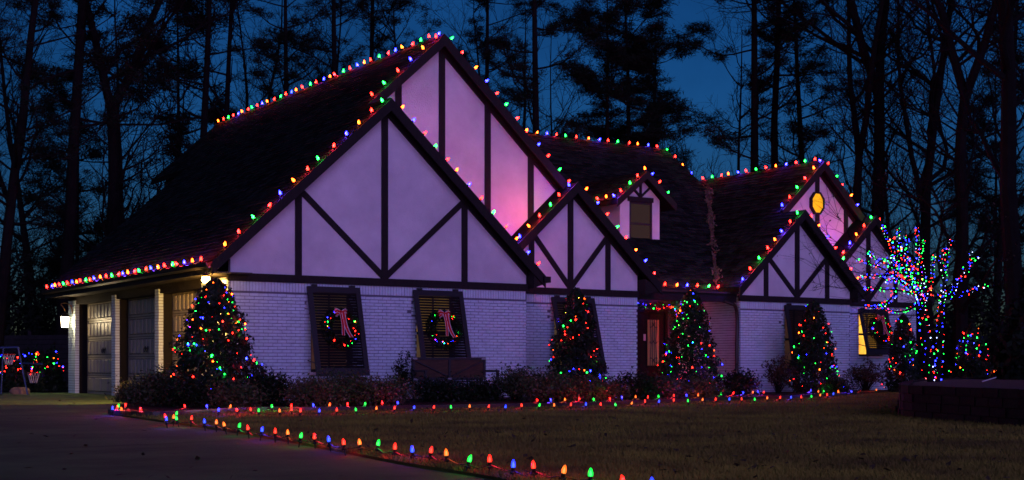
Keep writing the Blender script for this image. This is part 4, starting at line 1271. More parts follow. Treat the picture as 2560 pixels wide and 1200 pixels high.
# evergreen hedge ball with mini lights at the far end of the driveway
def dark_bush(label, px, d, py_top, wpx, seed, nleaf, name='bush', leaf='leaf_d', lsize=0.05, zb=0.0):
    rng = np.random.default_rng(seed)
    base = ground_at(px, d); base.z = zb
    H_ = at_d(px, py_top, d).z - zb; R = wpx / 2 * d / FPX
    root = thing(name, label, 'shrub', base, local=True)
    st = MB(); r_ = random.Random(seed)
    for i in range(18):
        a = r_.uniform(0, 6.28); s = r_.uniform(.2, .8)
        st.tube([(0.05 * math.cos(a), 0.05 * math.sin(a), -0.05), (R * s * .5 * math.cos(a), R * s * .5 * math.sin(a), H_ * .45), (R * s * math.cos(a), R * s * math.sin(a), H_ * .85)], [0.03, 0.02, 0.006], 4)
    st.build('stems', M['bark'], root)
    v = unit(rng.normal(size=(nleaf, 3))); v[:, 2] = np.abs(v[:, 2]) * 1.0
    v2 = v.copy()
    lum = 1 + 0.16 * np.sin(v[:, 0] * 7 + seed) + 0.14 * np.sin(v[:, 1] * 9 + v[:, 2] * 8)
    q = (1 - np.abs(rng.normal(0, 0.16, nleaf))) * lum
    low = rng.uniform(size=nleaf) < 0.35
    v2[:, 2] = np.where(low, rng.uniform(0, 0.45, nleaf), v2[:, 2])
    pos = v2 * q[:, None] * np.array([R, R, H_]); pos[:, 2] = np.maximum(pos[:, 2], 0.03)
    link('foliage', leaves_mesh('foliage', pos, unit(v + rng.normal(0, .6, (nleaf, 3))), lsize, rng, M[leaf]), root)
    return root, base, R, H_
for (px, d, pt, w, sd, nl, lab, llab) in ((45, 40.5, 880, 130, 61, 40, 'lit rounded bush behind the toy hoops at the far edge of the driveway', 'mini lights on the rounded bush behind the toy hoops'),
                                        (118, 40.0, 876, 85, 62, 36, 'lit rounded bush between the toy hoops and the lantern pier', 'mini lights on the bush beside the lantern pier')):
    root, base, R, H_ = dark_bush(lab, px, d, pt, w, sd, 3500)
    r_ = random.Random(sd); pts = []
    while len(pts) < nl:
        a = r_.uniform(0, 6.28); z = r_.uniform(0.4, 0.97)
        if math.cos(a) * S_ + math.sin(a) * C_ > 0.2: continue
        rr = R * math.sqrt(max(0.05, 1 - (z * 0.9) ** 2)) * 1.05
        pts.append(base + Vector((math.cos(a) * rr, math.sin(a) * rr, z * H_)))
    mini_string(llab, pts, seed=sd, wire=False)

# ------------------------------------------------------------------ wreaths
def wreath(label, sh, u, v, seed, R=0.33, nl=26):
    shut, P, nn, L, W = sh
    rng = np.random.default_rng(seed); r_ = random.Random(seed)
    c = P(u, v, 0.075)
    ax = Vector((1, 0, 0)); dn = (P(0, 1, 0) - P(0, 0, 0)).normalized()
    root = thing('wreath', label, 'wreath', c)
    n = 3800
    a = rng.uniform(0, 6.283, n); b = rng.uniform(0, 6.283, n); rr = 0.115 * np.sqrt(rng.uniform(0.2, 1.3, n))
    A, D, N = (np.array(q) for q in (ax, -dn, nn))
    d_ = np.cos(a)[:, None] * A + np.sin(a)[:, None] * D
    pos = np.array(c) + d_ * (R + rr * np.cos(b))[:, None] + N * (rr * np.sin(b))[:, None] * 0.8
    link('greenery', leaves_mesh('greenery', pos, unit(d_ + rng.normal(0, .8, (n, 3))), 0.03, rng, M['leaf_d'], 3.0), root)
    hoop = MB(); hoop.ring(c, ax, -dn, R, 0.02, 28, 5); hoop.build('hoop', M['twig'], root)
    # bow: loops, knot and two tails with white edges
    bc = c - dn * (R * 0.98) + nn * 0.06
    def ribbon(name, path, width, side, mi=0):
        m = MB()
        k = len(path)
        e = 0.11
        for i in range(k - 1):
            p, q = path[i], path[i + 1]
            for (s0, s1, mt) in ((-1, -1 + e * 2, 1), (-1 + e * 2, 1 - e * 2, 0), (1 - e * 2, 1, 1)):
                m.add([p + side * width / 2 * s0, p + side * width / 2 * s1, q + side * width / 2 * s1, q + side * width / 2 * s0], [(0, 1, 2, 3)], mt)
        return m.build(name, [M['ribbon'], M['ribbon_w']], root)
    for s in (-1, 1):
        for k, (lx_, lz_, dp) in enumerate(((0.145, 0.02, 0.05), (0.125, 0.06, 0.035), (0.13, -0.05, 0.03))):
            path = []
            for i in range(11):
                t = i / 10 * math.pi * 2
                path.append(bc + ax * (s * lx_ * (1 - math.cos(t)) / 2) - dn * (lz_ * (1 - math.cos(t)) / 2 + 0.012 * math.sin(t)) + nn * (dp * math.sin(t) * 0.9 + 0.02))
            ribbon('bow_loop', path, 0.07, (-dn * 0.85 + nn * 0.35 + ax * 0.25 * s).normalized())
    kn = MB(); kn.lathe([(0.0, -0.04), (0.03, -0.03), (0.036, 0), (0.03, 0.03), (0.0, 0.04)], 8); ko = kn.build('bow_knot', M['ribbon'], root, True)
    ko.location = bc + nn * 0.05
    for s, ln_, off in ((-1, 0.50, 0.0), (1, 0.54, 0.14)):
        path = [bc + dn * (ln_ * t) + ax * (off * t * t + s * 0.02 + 0.01) + nn * (0.07 + 0.02 * math.sin(t * 5 + s)) for t in [i / 8 for i in range(9)]]
        ribbon('bow_tail', path, 0.072, (ax * 0.96 + nn * 0.2 * s).normalized())
    pts = []
    for i in range(nl):
        a_ = r_.uniform(0.55 * math.pi, 2.45 * math.pi)
        R2 = R + r_.uniform(-0.06, 0.07)
        pts.append(c + ax * math.cos(a_) * R2 - dn * math.sin(a_) * R2 + nn * r_.uniform(0.05, 0.08))
    return pts
for k, u, v, sd, lab in (('A1', 0.64, 0.92, 1, 'first window shutter nearest the garage corner'), ('A2', 0.63, 0.90, 2, 'shutter above the bench'), ('F', 0.70, 0.62, 3, 'far shutter by the bright yellow window')):
    pts = wreath('round wreath with red white-edged bow on the ' + lab, SH[k], u, v, sd)
    mini_string('mini lights twined in the wreath on the ' + lab, pts, seed=sd + 40, wire=False, size=0.014, lamp=0.009, every=2)

# ------------------------------------------------------------------ garland round the front door
rng = np.random.default_rng(9)
path = [Vector((22.9, 29.28, 2.36)), Vector((23.6, 29.28, 2.40)), Vector((24.3, 29.28, 2.38)), Vector((24.78, 29.28, 2.36)), Vector((24.86, 29.28, 2.0)), Vector((24.84, 29.28, 1.4)), Vector((24.86, 29.28, 0.8)), Vector((24.84, 29.28, 0.35))]
sp = smooth_poly(path, 10)
P = np.array([tuple(sp[rng.integers(len(sp))]) for _ in range(2200)]) + rng.normal(0, 0.055, (2200, 3))
P[:, 1] = np.minimum(P[:, 1], 29.4)
gl = thing('door_garland', 'lit green garland framing the dark front door', 'garland', (24.8, 29.28, 0.15))
link('greenery', leaves_mesh('greenery', P, unit(rng.normal(size=(2200, 3))), 0.032, rng, M['leaf_d'], 2.6), gl)
gw = MB(); gw.tube(sp, 0.012, 5); gw.build('garland_wire', M['wire'], gl)
r_ = random.Random(4)
mini_string('mini lights along the garland round the front door', [p + Vector((r_.uniform(-.07, .07), -0.09, r_.uniform(-.08, .08))) for p in smooth_poly(path, 8)], seed=8, size=0.014, wt='RRRRROGB', lamp=0.24, every=5)
# potted flowers by the door
pot = thing('potted_plant', 'pale potted plant standing by the front door', 'plant', (24.35, 28.9, 0.14))
m = MB(); m.lathe([(0.0, 0), (0.11, 0), (0.15, 0.26), (0.16, 0.28), (0.13, 0.28)], 12, c=(24.35, 28.9, 0.14)); m.build('pot', M['planter'], pot)
P = rng.normal(0, 0.14, (380, 3)) + np.array([24.35, 28.9, 0.68]); link('foliage', leaves_mesh('foliage', P, unit(rng.normal(size=(380, 3))), 0.045, rng, M['leaf_r'], 1.4), pot)

# ------------------------------------------------------------------ bench
bl_ = on_y(1031, 893, 25.0); br_ = on_y(1214, 893, 25.0)
bx0, bx1, by = bl_.x, br_.x, 25.0
zt = 0.93
bench = thing('garden_bench', 'dark garden bench with braced reddish wooden back panels below the second wreath', 'bench', ((bx0 + bx1) / 2, by, 0.03))
def bb(name, m_, *boxes):
    q = MB()
    for b in boxes: q.box(*b)
    return q.build(name, M[m_], bench)
xm = (bx0 + bx1) / 2
bb('back_panel', 'bench_wood', (bx0 + 0.06, xm - 0.03, by + 0.01, by + 0.035, 0.50, zt - 0.05))
bb('back_panel', 'bench_wood', (xm + 0.03, bx1 - 0.06, by + 0.01, by + 0.035, 0.50, zt - 0.05))
bb('back_rail', 'bench_frame', (bx0, bx1, by - 0.01, by + 0.05, zt - 0.05, zt))
bb('back_rail', 'bench_frame', (bx0, bx1, by - 0.01, by + 0.05, 0.44, 0.50))
for x in (bx0, xm - 0.03, bx1 - 0.06):
    bb('back_post', 'bench_frame', (x, x + 0.06, by - 0.008, by + 0.048, 0.50, zt - 0.05))
for s in (-1, 1):
    q = MB(); xe = bx0 + 0.08 if s < 0 else bx1 - 0.08
    q.bar((xe, by - 0.002, zt - 0.08), (xm + s * 0.06, by - 0.002, 0.53), 0.022, 0.05, up=(0, 1, 0)); q.build('back_brace', M['bench_frame'], bench)
for x, z in ((bx0 + 0.0, zt - 0.045), (bx1 - 0.11, zt - 0.045), (xm - 0.06, 0.455), (bx0 + 0.02, 0.45)):
    bb('corner_plate', 'bracket', (x, x + 0.11, by - 0.016, by - 0.0105, z, z + 0.035))
for i in range(4):
    bb('seat_board', 'bench_frame', (bx0 + 0.02, bx1 + 0.1, by - 0.5 + i * 0.12, by - 0.39 + i * 0.12, 0.40, 0.425))
for x in (bx0 + 0.02, bx1 - 0.02):
    for yy in (by - 0.48, by - 0.02):
        bb('leg', 'bench_frame', (x, x + 0.06, yy, yy + 0.06, 0.03, 0.40))
    bb('armrest', 'bench_frame', (x, x + 0.06, by - 0.5, by - 0.01, 0.62, 0.66), (x + 0.005, x + 0.055, by - 0.49, by - 0.44, 0.425, 0.62))

# ------------------------------------------------------------------ raised planter with the light-wrapped tree
def rd(px, d): 
    p = ground_at(px, d); return p
pl_pts = [rd(2253, 21.6), rd(2254, 20.4), rd(2275, 19.5), rd(2340, 18.7), rd(2430, 17.7), rd(2540, 16.6), rd(2680, 15.6), rd(2860, 15.4), rd(3060, 17.5), rd(3060, 22), rd(2880, 27), rd(2640, 30.5), rd(2440, 31.0), rd(2330, 29.0), rd(2282, 26.0), rd(2260, 23.6)]
ring_ = smooth_poly(pl_pts, 8, True)
cen = sum(ring_, Vector()) / len(ring_)
PT = 0.48
pw = thing('raised_planter', 'dark curved stacked-stone planter wall at the lawn edge', 'planter', cen)
cum = [0.0]
for a, b in zip(ring_, ring_[1:] + ring_[:1]): cum.append(cum[-1] + (b - a).length)
def along(s):
    s %= cum[-1]
    i = np.searchsorted(cum, s, side='right') - 1
    i = min(i, len(ring_) - 1)
    a, b = ring_[i], ring_[(i + 1) % len(ring_)]
    return a.lerp(b, (s - cum[i]) / max(1e-6, cum[i + 1] - cum[i]))
core = MB()
inset = [cen + (p - cen) * 0.985 for p in ring_]
core.prism([(p.x, p.y, 0.0) for p in inset], (0, 0, PT - 0.035)); core.build('planter_soil', M['topsoil'], pw)
r_ = random.Random(3)
nr, nb = 4, int(cum[-1] / 0.42)
for k in range(nr):
    z0 = k * PT / nr; s = (0.2 if k % 2 else 0)
    q0 = s
    while q0 < cum[-1] + s - 0.1:
        L = r_.uniform(0.32, 0.52)
        a, b = along(q0 + 0.006), along(q0 + L - 0.006)
        q0 += L
        mid = (a + b) / 2
        dmid = mid.x * S_ + mid.y * C_
        if (mid - cen).dot(Vector((S_, C_, 0))) > 1.2: L2 = True
        else: L2 = False
        out = (mid - cen); out.z = 0; out.normalize()
        jo = r_.uniform(-0.018, 0.02) + (nr - k) * 0.02
        t = 0.17
        q = MB()
        q.prism([(p.x, p.y, z0 + 0.004) for p in (a + out * jo, b + out * jo, b - out * t, a - out * t)], (0, 0, PT / nr - 0.008 + (r_.uniform(-0.006, 0.008) if k == nr - 1 else 0)))
        q.build('wall_stone', M['planter'], pw)
stick = MB(); a, b = at_d(2456, 945, 21.5), at_d(2490, 940, 22.0); a.z = PT + 0.03; b.z = PT + 0.09
stick.tube([a, b], 0.008, 5); tag(stick.build('garden_stake', M['white_trim']), 'thin pale stake lying on top of the raised planter', 'stake')

wrap_rng = random.Random(12)
TD = 26.0
wt_base = at_d(2330, 950, TD); wt_base.z = PT - 0.06
wtree = thing('wrapped_tree', 'small bare multi-stemmed tree wrapped in coloured mini lights on the raised planter', 'tree', wt_base)
tk = MB(); tw = MB()
wpts = []      # bulb positions
def limb(pxs, r0, r1, dd, dens=9.0, wrap=True, n=7):
    """pxs: image path of a limb; depth drifts by dd"""
    P = []
    m = len(pxs)
    for i, (x, y) in enumerate(pxs):
        P.append(at_d(x, y, TD + dd[0] + (dd[1] - dd[0]) * i / (m - 1)))
    if P[0].z < PT + 0.05: P[0].z = PT - 0.06
    sp_ = smooth_poly(P, 5)
    k = len(sp_)
    tk.tube(sp_, [r0 + (r1 - r0) * i / (k - 1) for i in range(k)], n)
    if wrap:
        L = sum((b - a).length for a, b in zip(sp_, sp_[1:]))
        cnt = int(L * dens)
        for j in range(cnt):
            t = (j + wrap_rng.random()) / cnt * (k - 1.001)
            i = int(t); p = sp_[i].lerp(sp_[i + 1], t - i)
            rr = r0 + (r1 - r0) * t / (k - 1) + 0.022
            ang = j * 1.9 + wrap_rng.uniform(-.5, .5)
            tt = (sp_[i + 1] - sp_[i]).normalized()
            s = tt.cross(Vector((0.3, 0.5, 0.81))).normalized(); u = s.cross(tt)
            wpts.append(p + (s * math.cos(ang) + u * math.sin(ang)) * rr)
    # bare twigs off the end
    for _ in range(7):
        t = wrap_rng.uniform(0.4, 1) * (k - 1.001); i = int(t)
        p = sp_[i]
        dirv = ((sp_[i + 1] - sp_[i]).normalized() + Vector((wrap_rng.gauss(0, .6), wrap_rng.gauss(0, .6), wrap_rng.gauss(0.2, .5)))).normalized()
        L = wrap_rng.uniform(0.3, 0.95)
        q1 = p + dirv * L * .5 + Vector((0, 0, wrap_rng.uniform(-.05, .05))); q2 = q1 + (dirv + Vector((wrap_rng.gauss(0, .3), wrap_rng.gauss(0, .3), wrap_rng.gauss(0, .3)))) * L * .5
        tw.tube([p, q1, q2], [0.006, 0.004, 0.002], 3)
        for _ in range(3):
            dv = (dirv + Vector((wrap_rng.gauss(0, .7), wrap_rng.gauss(0, .7), wrap_rng.gauss(0, .7)))).normalized()
            tw.tube([q1, q1 + dv * L * 0.45], [0.003, 0.0015], 3)
    return sp_
limb([(2326, 952), (2318, 880), (2306, 800), (2304, 755), (2298, 742)], 0.062, 0.045, (0, -0.2), 34)
limb([(2332, 952), (2330, 900), (2318, 830), (2310, 770)], 0.045, 0.035, (0.2, 0.4), 26)
limb([(2344, 950), (2350, 870), (2352, 790), (2356, 745)], 0.055, 0.042, (0.15, 0.1), 34)
fan = [((2298, 742), (2262, 728), (2215, 724), (2160, 720)), ((2300, 745), (2250, 700), (2200, 668), (2140, 648)), ((2300, 745), (2262, 690), (2230, 620), (2205, 565)),
       ((2298, 742), (2268, 680), (2250, 620), (2246, 572)), ((2302, 745), (2290, 680), (2294, 620), (2292, 568)), ((2304, 748), (2285, 690), (2262, 640), (2218, 596)),
       ((2262, 700), (2240, 672), (2190, 648), (2172, 630)), ((2300, 745), (2310, 700), (2302, 640), (2310, 600)), ((2290, 720), (2240, 690), (2185, 690), (2150, 690)),
       ((2280, 700), (2262, 660), (2270, 610), (2262, 590)), ((2256, 668), (2228, 650), (2205, 650), (2185, 668)), ((2300, 740), (2276, 704), (2240, 655), (2230, 640)),
       ((2304, 752), (2270, 775), (2230, 778), (2205, 765)), ((2240, 735), (2212, 760), (2190, 768), (2165, 766)), ((2300, 745), (2330, 700), (2332, 660), (2336, 640)), ((2285, 715), (2262, 712), (2236, 700), (2216, 705))]
for i, f_ in enumerate(fan):
    limb(list(f_), 0.026, 0.007, (0, wrap_rng.uniform(-1.0, 1.0)), 36, n=5)
fan2 = [((2356, 745), (2362, 690), (2368, 640), (2378, 596)), ((2356, 748), (2392, 705), (2418, 680), (2428, 628)), ((2360, 745), (2410, 735), (2440, 722), (2470, 712)),
        ((2354, 750), (2330, 730), (2316, 745), (2306, 760)), ((2392, 705), (2420, 660), (2432, 650), (2446, 640)), ((2358, 742), (2380, 730), (2390, 715), (2400, 690)), ((2362, 690), (2352, 660), (2356, 640), (2362, 620))]
for f_ in fan2:
    limb(list(f_), 0.028, 0.007, (0, wrap_rng.uniform(-0.8, 0.9)), 27, n=5)
# unlit upper shoots and side twigs reaching over the wall
for f_ in (((2160, 720), (2120, 700), (2080, 690), (2040, 660)), ((2140, 648), (2110, 620), (2085, 600), (2060, 585)), ((2205, 565), (2195, 520), (2170, 480), (2160, 440)), ((2160, 700), (2110, 720), (2070, 715), (2030, 720)), ((2292, 568), (2300, 520), (2290, 470), (2296, 420)), ((2428, 628), (2440, 590), (2460, 560), (2466, 510)), ((2470, 712), (2500, 700), (2520, 670), (2535, 640)), ((2172, 630), (2130, 600), (2110, 560), (2090, 540))):
    limb(list(f_), 0.011, 0.003, (0.2, wrap_rng.uniform(-.5, .5)), 0, False, 4)
tk.build('trunk', M['bark'], wtree); tw.build('crown', M['twig'], wtree)
wrap_rng.shuffle(wpts)
mini_string('dense coloured mini lights wrapped on the trunks and branches of the planter tree', wpts, seed=55, wire=False, size=0.0100, wt='RRRRRGGGGBBBBBBBWWW')
print('wrapped bulbs', len(wpts))
# few clinging dry leaves
rng = np.random.default_rng(3)
tv = np.array(tw.v)[::6]; sel = tv[rng.integers(0, len(tv), 260)]
link('dry_leaves', leaves_mesh('dry_leaves', sel + rng.normal(0, .02, sel.shape), unit(rng.normal(size=sel.shape)), 0.03, rng, M['leaf_b']), wtree)

# ------------------------------------------------------------------ far end of the driveway: toy hoops, stone, fence
hp = thing('toy_basketball_hoops', 'blue tube toy basketball frame with two netted hoops at the edge of the driveway', 'toy hoop', ground_at(40, 35.0))
def hoop_part(name, fn, m_):
    q = MB(); fn(q); return q.build(name, M[m_], hp)
D0 = 35.0
T_ = lambda x, y, dd=0.0: at_d(x, y, D0 + dd)
hoop_part('frame', lambda q: [q.tube([T_(45, 868), T_(72, 1003)], 0.022, 6), q.tube([T_(46, 868), T_(-20, 870)], 0.022, 6), q.tube([T_(72, 1003), T_(-15, 1003)], 0.022, 6), q.tube([T_(8, 869, .6), T_(2, 1003, .6)], 0.02, 6), q.tube([T_(58, 908), T_(106, 910, -.5)], 0.02, 6), q.tube([T_(8, 900), T_(50, 900)], 0.015, 6), q.tube([T_(-15, 1003), T_(-20, 870)], 0.02, 6)], 'blue_tube')
for (x, y) in ((22, 886), (84, 932)):
    c = T_(x, y, -0.35)
    hoop_part('rim', lambda q: q.ring(c, (1, 0, 0), (0, 1, 0), 0.15, 0.011, 20, 5), 'red_rim')
    def net(q):
        for k in range(12):
            a = k * math.pi / 6
            for s in (-1, 1):
                q.tube([c + Vector((0.15 * math.cos(a), 0.15 * math.sin(a), 0)), c + Vector((0.115 * math.cos(a + s * .26), 0.115 * math.sin(a + s * .26), -0.12)), c + Vector((0.08 * math.cos(a), 0.08 * math.sin(a), -0.26))], 0.0045, 3)
    hoop_part('net', net, 'net')
    hoop_part('bracket', lambda q: q.tube([c + Vector((0.0, 0.15, 0)), c + Vector((0.05, 0.36, 0.02))], 0.013, 5), 'blue_tube')
st_ = MB(); p = ground_at(50, 35.6)
st_.lathe([(0.25, -0.02), (0.27, 0.08), (0.23, 0.15), (0.12, 0.185), (0.0, 0.19)], 14, c=(p.x, p.y, 0)); 
st_.v = [(x + 0.02 * math.sin(z * 40 + x * 9), y, z) for x, y, z in st_.v]
tag(st_.build('landscape_stone', M['tan'], smooth=True), 'low tan rounded stone behind the toy basketball frame', 'stone')
fr_ = thing('board_fence', 'dark horizontal board fence behind the lit bushes at the driveway end', 'fence', ground_at(60, 45))
fa, fb_ = ground_at(-160, 47.0), ground_at(192, 44.5)
tdir = (fb_ - fa).normalized()
for i in range(11):
    q = MB(); z = 0.1 + i * 0.158
    q.bar(fa + Vector((0, 0, z)), fb_ + Vector((0, 0, z)), 0.025, 0.145); q.build('fence_board', M['fence'], fr_)
for i in range(4):
    p = fa.lerp(fb_, i / 3) + Vector((0.06, 0.08, 0)); q = MB(); q.box(p.x - .05, p.x + .05, p.y - .05, p.y + .05, 0, 1.9); q.build('fence_post', M['fence'], fr_)

# ------------------------------------------------------------------ woods behind
def branch_path(p, d, L, r_, n=5, wig=0.18, lift=0.12):
    pts = [p.copy()]; d = d.normalized()
    for i in range(n):
        d = (d + Vector((r_.gauss(0, wig), r_.gauss(0, wig), r_.gauss(lift, wig * .6)))).normalized()
        p = p + d * L / n
        pts.append(p.copy())
    return pts
def on_path(pts, t):
    t = min(t, 0.999) * (len(pts) - 1); i = int(t)
    return pts[i].lerp(pts[i + 1], t - i), (pts[i + 1] - pts[i]).normalized()
def bare_tree(seed, H=19, r0=0.24, start=0.22, fork=False, nlimb=15, spread=1.0):
    r_ = random.Random(seed)
    T, Wg = MB(), MB()
    stems = []
    trunk = branch_path(Vector((0, 0, -0.2)), Vector((r_.gauss(0, .05), r_.gauss(0, .05), 1)), H * (0.45 if fork else 1), r_, 9, 0.05, 0.3)
    k = len(trunk)
    T.tube(trunk, [r0 * (1.25 if i == 0 else 1) * (1 - (0.35 if fork else 0.88) * i / (k - 1)) for i in range(k)], 9)
    if fork:
        for s in range(r_.choice((2, 3))):
            a = r_.uniform(0, 6.28)
            st = branch_path(trunk[-1], Vector((math.cos(a) * .42, math.sin(a) * .42, 1)), H * 0.6, r_, 8, 0.07, 0.2)
            T.tube(st, [r0 * .62 * (1 - .9 * i / 8) for i in range(9)], 7)
            stems.append((st, r0 * .6, 0.08))
    stems.append((trunk, r0, start))
    limbs = []
    for st, rs, s0 in stems:
        for i in range(nlimb if not fork else nlimb // 2):
            t = r_.uniform(s0, 0.96)
            p, d = on_path(st, t)
            a = r_.uniform(0, 6.28)
            dv = Vector((math.cos(a), math.sin(a), r_.uniform(0.25, 1.0)))
            L = H * r_.uniform(0.13, 0.30) * (1.15 - 0.6 * t) * spread
            pa = branch_path(p, dv, L, r_, 6, 0.2, 0.1)
            rl = rs * (1 - .85 * t) * r_.uniform(.3, .5) + 0.012
            T.tube(pa, [rl * (1 - .85 * j / 6) for j in range(7)], 5)
            limbs.append((pa, L, rl))
    for pa, L, rl in limbs:
        for i in range(8):
            t = r_.uniform(0.2, 1); p, d = on_path(pa, t)
            dv = (d + Vector((r_.gauss(0, .75), r_.gauss(0, .75), r_.gauss(0.15, .55)))).normalized()
            L2 = L * r_.uniform(.25, .5)
            pb = branch_path(p, dv, L2, r_, 4, 0.22, 0.08)
            Wg.tube(pb, [max(.008, rl * .35) * (1 - .75 * j / 4) for j in range(5)], 4, False)
            for q in range(10):
                p2, d2 = on_path(pb, r_.uniform(0.2, 1))
                dv2 = (d2 + Vector((r_.gauss(0, .7), r_.gauss(0, .7), r_.gauss(0.15, .6)))).normalized()
                L3 = L2 * r_.uniform(.25, .6)
                m2 = p2 + dv2 * L3 * .5
                Wg.tube([p2, m2, m2 + (dv2 + Vector((r_.gauss(0, .3), r_.gauss(0, .3), r_.gauss(0, .3)))) * L3 * .5], [0.0075, 0.006, 0.0035], 3, False)
    return T.mesh('trunk', M['bark']), Wg.mesh('crown', M['twig'])
def pine_tree(seed, H=22, r0=0.26, start=0.3, nlimb=26, dense=1.0, reach=1.0):
    r_ = random.Random(seed); rng = np.random.default_rng(seed)
    T = MB(); cl = []
    trunk = branch_path(Vector((0, 0, -0.2)), Vector((r_.gauss(0, .03), r_.gauss(0, .03), 1)), H, r_, 9, 0.025, 0.4)
    T.tube(trunk, [r0 * (1.2 if i == 0 else 1) * (1 - .85 * i / 9) for i in range(10)], 9)
    for i in range(nlimb):
        t = start + (0.97 - start) * (i + r_.random()) / nlimb
        p, d = on_path(trunk, t)
        a = r_.uniform(0, 6.28)
        L = H * r_.uniform(.10, .20) * (1.2 - .75 * t) * reach
        pa = branch_path(p, Vector((math.cos(a), math.sin(a), r_.uniform(-0.1, .45))), L, r_, 6, 0.16, 0.09)
        T.tube(pa, [(.055 * (1.15 - t)) * (1 - .8 * j / 6) + .008 for j in range(7)], 4)
        if r_.random() < 0.14: continue       # a dead limb
        for j in range(int(9 * dense)):
            p2, d2 = on_path(pa, r_.uniform(.3, 1))
            dv = (d2 + Vector((r_.gauss(0, .6), r_.gauss(0, .6), r_.gauss(.15, .35)))).normalized()
            L2 = r_.uniform(.3, 1.1)
            e = p2 + dv * L2
            T.tube([p2, e], [.010, .005], 3, False)
            for q in range(2): cl.append(tuple(p2.lerp(e, r_.uniform(.55, 1.05))))
        cl.append(tuple(pa[-1]))
    cl = np.array(cl)
    k = 40
    c = np.repeat(cl, k, axis=0)
    n = len(c)
    dv = unit(rng.normal(size=(n, 3)) * np.array([1, 1, .62]) + np.array([0, 0, .15]))
    c = c + rng.normal(0, .11, (n, 3)) * np.array([1.25, 1.25, .55])
    L = rng.uniform(.12, .27, n)[:, None]
    w = unit(np.cross(dv, rng.normal(size=(n, 3)))) * .015
    v = np.stack([c - w, c + w, c + dv * L], 1).reshape(-1, 3)
    return T.mesh('trunk', M['bark']), tris_mesh('crown', v, M['needle'])
BARE = [bare_tree(101, 19, .20, nlimb=24), bare_tree(102, 17, .15, .15, nlimb=22), bare_tree(103, 20, .235, fork=True, nlimb=32), bare_tree(104, 13, .085, .12, nlimb=20), bare_tree(105, 19, .21, fork=True, nlimb=30, spread=1.2), bare_tree(106, 11, .065, .1, nlimb=18)]
PINE = [pine_tree(201, 22, .22, .34, 28, 1.1, 1.1), pine_tree(202, 20, .20, .25, 32, 1.2, 1.15), pine_tree(203, 23, .21, .44, 26, 1.1, 1.1), pine_tree(204, 15, .17, .2, 38, 1.7, 1.45), pine_tree(205, 12, .10, .1, 32, 1.2, 1.0)]
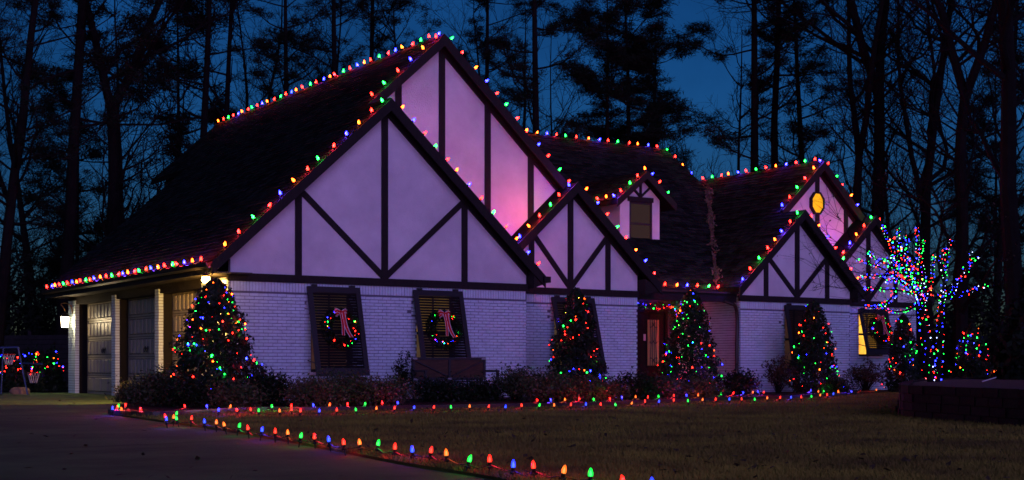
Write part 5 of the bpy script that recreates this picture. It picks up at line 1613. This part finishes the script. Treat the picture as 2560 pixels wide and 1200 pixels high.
trees = [  # px at base, depth, kind, variant, turn, scale, lean, label
    (-20, 42, 'P', 1, 0.4, 1.0, 0.10, 'leaning dark pine at the very left edge of the picture'),
    (150, 46, 'P', 0, 1.0, 1.15, 0.05, 'thick straight pine trunk rising behind the lantern pier'),
    (75, 60, 'B', 0, 2.0, 1.0, 0.0, 'bare tree between the leftmost pine and the thick straight pine'),
    (275, 48, 'B', 2, 0.2, 1.1, 0.02, 'big forked bare tree behind the low end of the garage roof'),
    (205, 55, 'P', 4, 0.9, 1.2, 0.0, 'slim young pine between the thick pine and the forked tree'),
    (330, 56, 'B', 1, 2.6, 1.0, 0.0, 'slender bare tree just past the forked tree'),
    (385, 60, 'B', 3, 0.3, 1.25, 0.0, 'thin bare tree behind the lower roof notch'),
    (440, 58, 'P', 4, 2.2, 1.5, 0.02, 'young pine rising behind the upper roof notch'),
    (475, 52, 'P', 2, 4.0, 1.0, 0.05, 'leaning pine behind the far end of the main ridge'),
    (545, 55, 'B', 0, 4.4, 1.05, 0.0, 'straight bare tree at the far end of the main ridge bulbs'),
    (620, 64, 'B', 4, 1.3, 1.0, 0.0, 'forked bare tree above the middle of the main ridge bulbs'),
    (715, 54, 'P', 1, 3.1, 1.0, 0.0, 'full dark pine above the lower half of the main ridge'),
    (790, 62, 'B', 1, 5.0, 1.1, 0.0, 'bare tree between the two pines over the main ridge'),
    (838, 56, 'P', 0, 5.2, 1.0, 0.02, 'tall dark pine above the upper half of the main ridge'),
    (930, 60, 'P', 2, 0.7, 1.0, 0.0, 'pine whose crown hangs over the main ridge near the tallest peak'),
    (1020, 66, 'B', 0, 1.1, 1.05, 0.0, 'bare tree just left of the tallest peak'),
    (1210, 64, 'P', 2, 2.9, 1.0, 0.0, 'pine crown just right of the tallest peak'),
    (1350, 50, 'P', 0, 3.7, 0.95, -0.01, 'pine with a bare lower trunk above the meeting of tall gable and rear ridge'),
    (1285, 68, 'B', 4, 2.5, 1.0, 0.0, 'bare forked tree over the long slope of the tall gable'),
    (1400, 70, 'B', 3, 4.0, 1.4, 0.0, 'thin bare tree between the bare-trunked pine and the dense pines'),
    (1520, 52, 'P', 3, 0.0, 1.0, 0.0, 'dense pine on the tall-gable side of the dark pine clump behind the rear ridge'),
    (1575, 53, 'P', 3, 2.2, 1.08, 0.0, 'middle pine of the dense dark clump behind the rear ridge'),
    (1628, 54, 'P', 3, 4.1, 0.95, 0.0, 'pine on the right wing side of the dense dark clump'),
    (1740, 66, 'B', 3, 1.5, 0.95, 0.0, 'thin bare sapling in the open sky above the roof valley'),
    (1690, 62, 'B', 5, 2.0, 1.1, 0.0, 'low bare sapling right of the dense pine clump'),
    (1888, 50, 'P', 0, 0.5, 1.0, -0.01, 'tall pine behind the middle of the right wing ridge'),
    (1945, 52, 'P', 2, 1.9, 1.0, -0.01, 'second tall pine behind the right wing ridge'),
    (1830, 66, 'B', 1, 3.3, 1.0, 0.0, 'bare tree between the pine clump and the tall pine of the right wing ridge'),
    (2030, 54, 'P', 1, 4.9, 0.95, -0.01, 'pine directly behind the peak of the right wing'),
    (2130, 46, 'B', 4, 0.9, 0.95, 0.0, 'forked bare tree just beyond the right wing peak'),
    (2205, 47, 'B', 2, 3.4, 1.15, -0.015, 'thick bare hardwood rising behind the outer slope of the right wing'),
    (2288, 48, 'B', 0, 5.6, 1.15, 0.0, 'straight thick bare trunk behind the light-wrapped tree'),
    (2245, 62, 'B', 1, 0.6, 1.0, 0.0, 'slim bare tree between the two thick trunks behind the wrapped tree'),
    (2400, 43, 'B', 2, 1.7, 1.05, 0.0, 'wide forking hardwood right of the wrapped tree'),
    (2340, 58, 'B', 4, 2.8, 1.0, 0.0, 'bare forked tree in the gap left of the wide hardwood'),
    (2470, 50, 'B', 1, 4.2, 1.15, 0.0, 'slim dark trunk between the wide hardwood and the edge trunk'),
    (2556, 36, 'B', 0, 3.0, 1.35, 0.0, 'massive dark trunk cut by the right edge of the picture'),
    (2500, 60, 'P', 4, 0.3, 1.2, 0.0, 'young pine filling the gap beside the massive edge trunk'),
    (2600, 44, 'P', 1, 1.2, 1.0, 0.0, 'dark pine boughs reaching in behind the massive edge trunk'),
    (20, 64, 'B', 4, 5.1, 1.0, 0.0, 'pale thin forked tree far behind the leftmost pine'),
    (240, 66, 'B', 5, 0.2, 1.4, 0.0, 'low bare sapling behind the slim young pine'),
    (110, 70, 'B', 3, 3.0, 1.3, 0.0, 'thin bare sapling behind the thick straight pine'),
]
for (px, d, kd, vi, rz, s, lean, lab) in trees:
    b = ground_at(px, d)
    root = thing('pine_tree' if kd == 'P' else 'bare_tree', lab, 'tree', b, rz, 'trees in the wood behind the house', local=True)
    # lean sideways in the place: tilt about the view axis direction
    axis = Vector((S_, C_, 0))
    root.rotation_mode = 'QUATERNION'
    from mathutils import Quaternion
    root.rotation_quaternion = Quaternion(axis, lean) @ Quaternion((0, 0, 1), rz)
    root.scale = (s, s, s)
    t_, c_ = (PINE if kd == 'P' else BARE)[vi]
    link('trunk', t_, root); link('crown', c_, root)
# evergreen understorey
for (px, d, pt, w, sd, lab) in ((40, 52, 640, 250, 71, 'tall dark understorey bush behind the board fence'), (160, 56, 625, 200, 72, 'tall dark understorey bush behind the lantern'), (255, 60, 680, 160, 73, 'dark understorey bush beside the low garage eave'),
                                (2560, 43, 760, 170, 74, 'dark bush at the wood edge beside the massive edge trunk'), (2450, 50, 700, 180, 75, 'dark understorey bush behind the last lit evergreen'), (2370, 55, 780, 120, 76, 'dark low bush behind the wrapped tree'), (2580, 30, 700, 160, 77, 'black leafy bush at the right edge above the planter')):
    dark_bush(lab, px, d, pt, w, sd, 5200, 'understorey_bush', 'needle', 0.10)
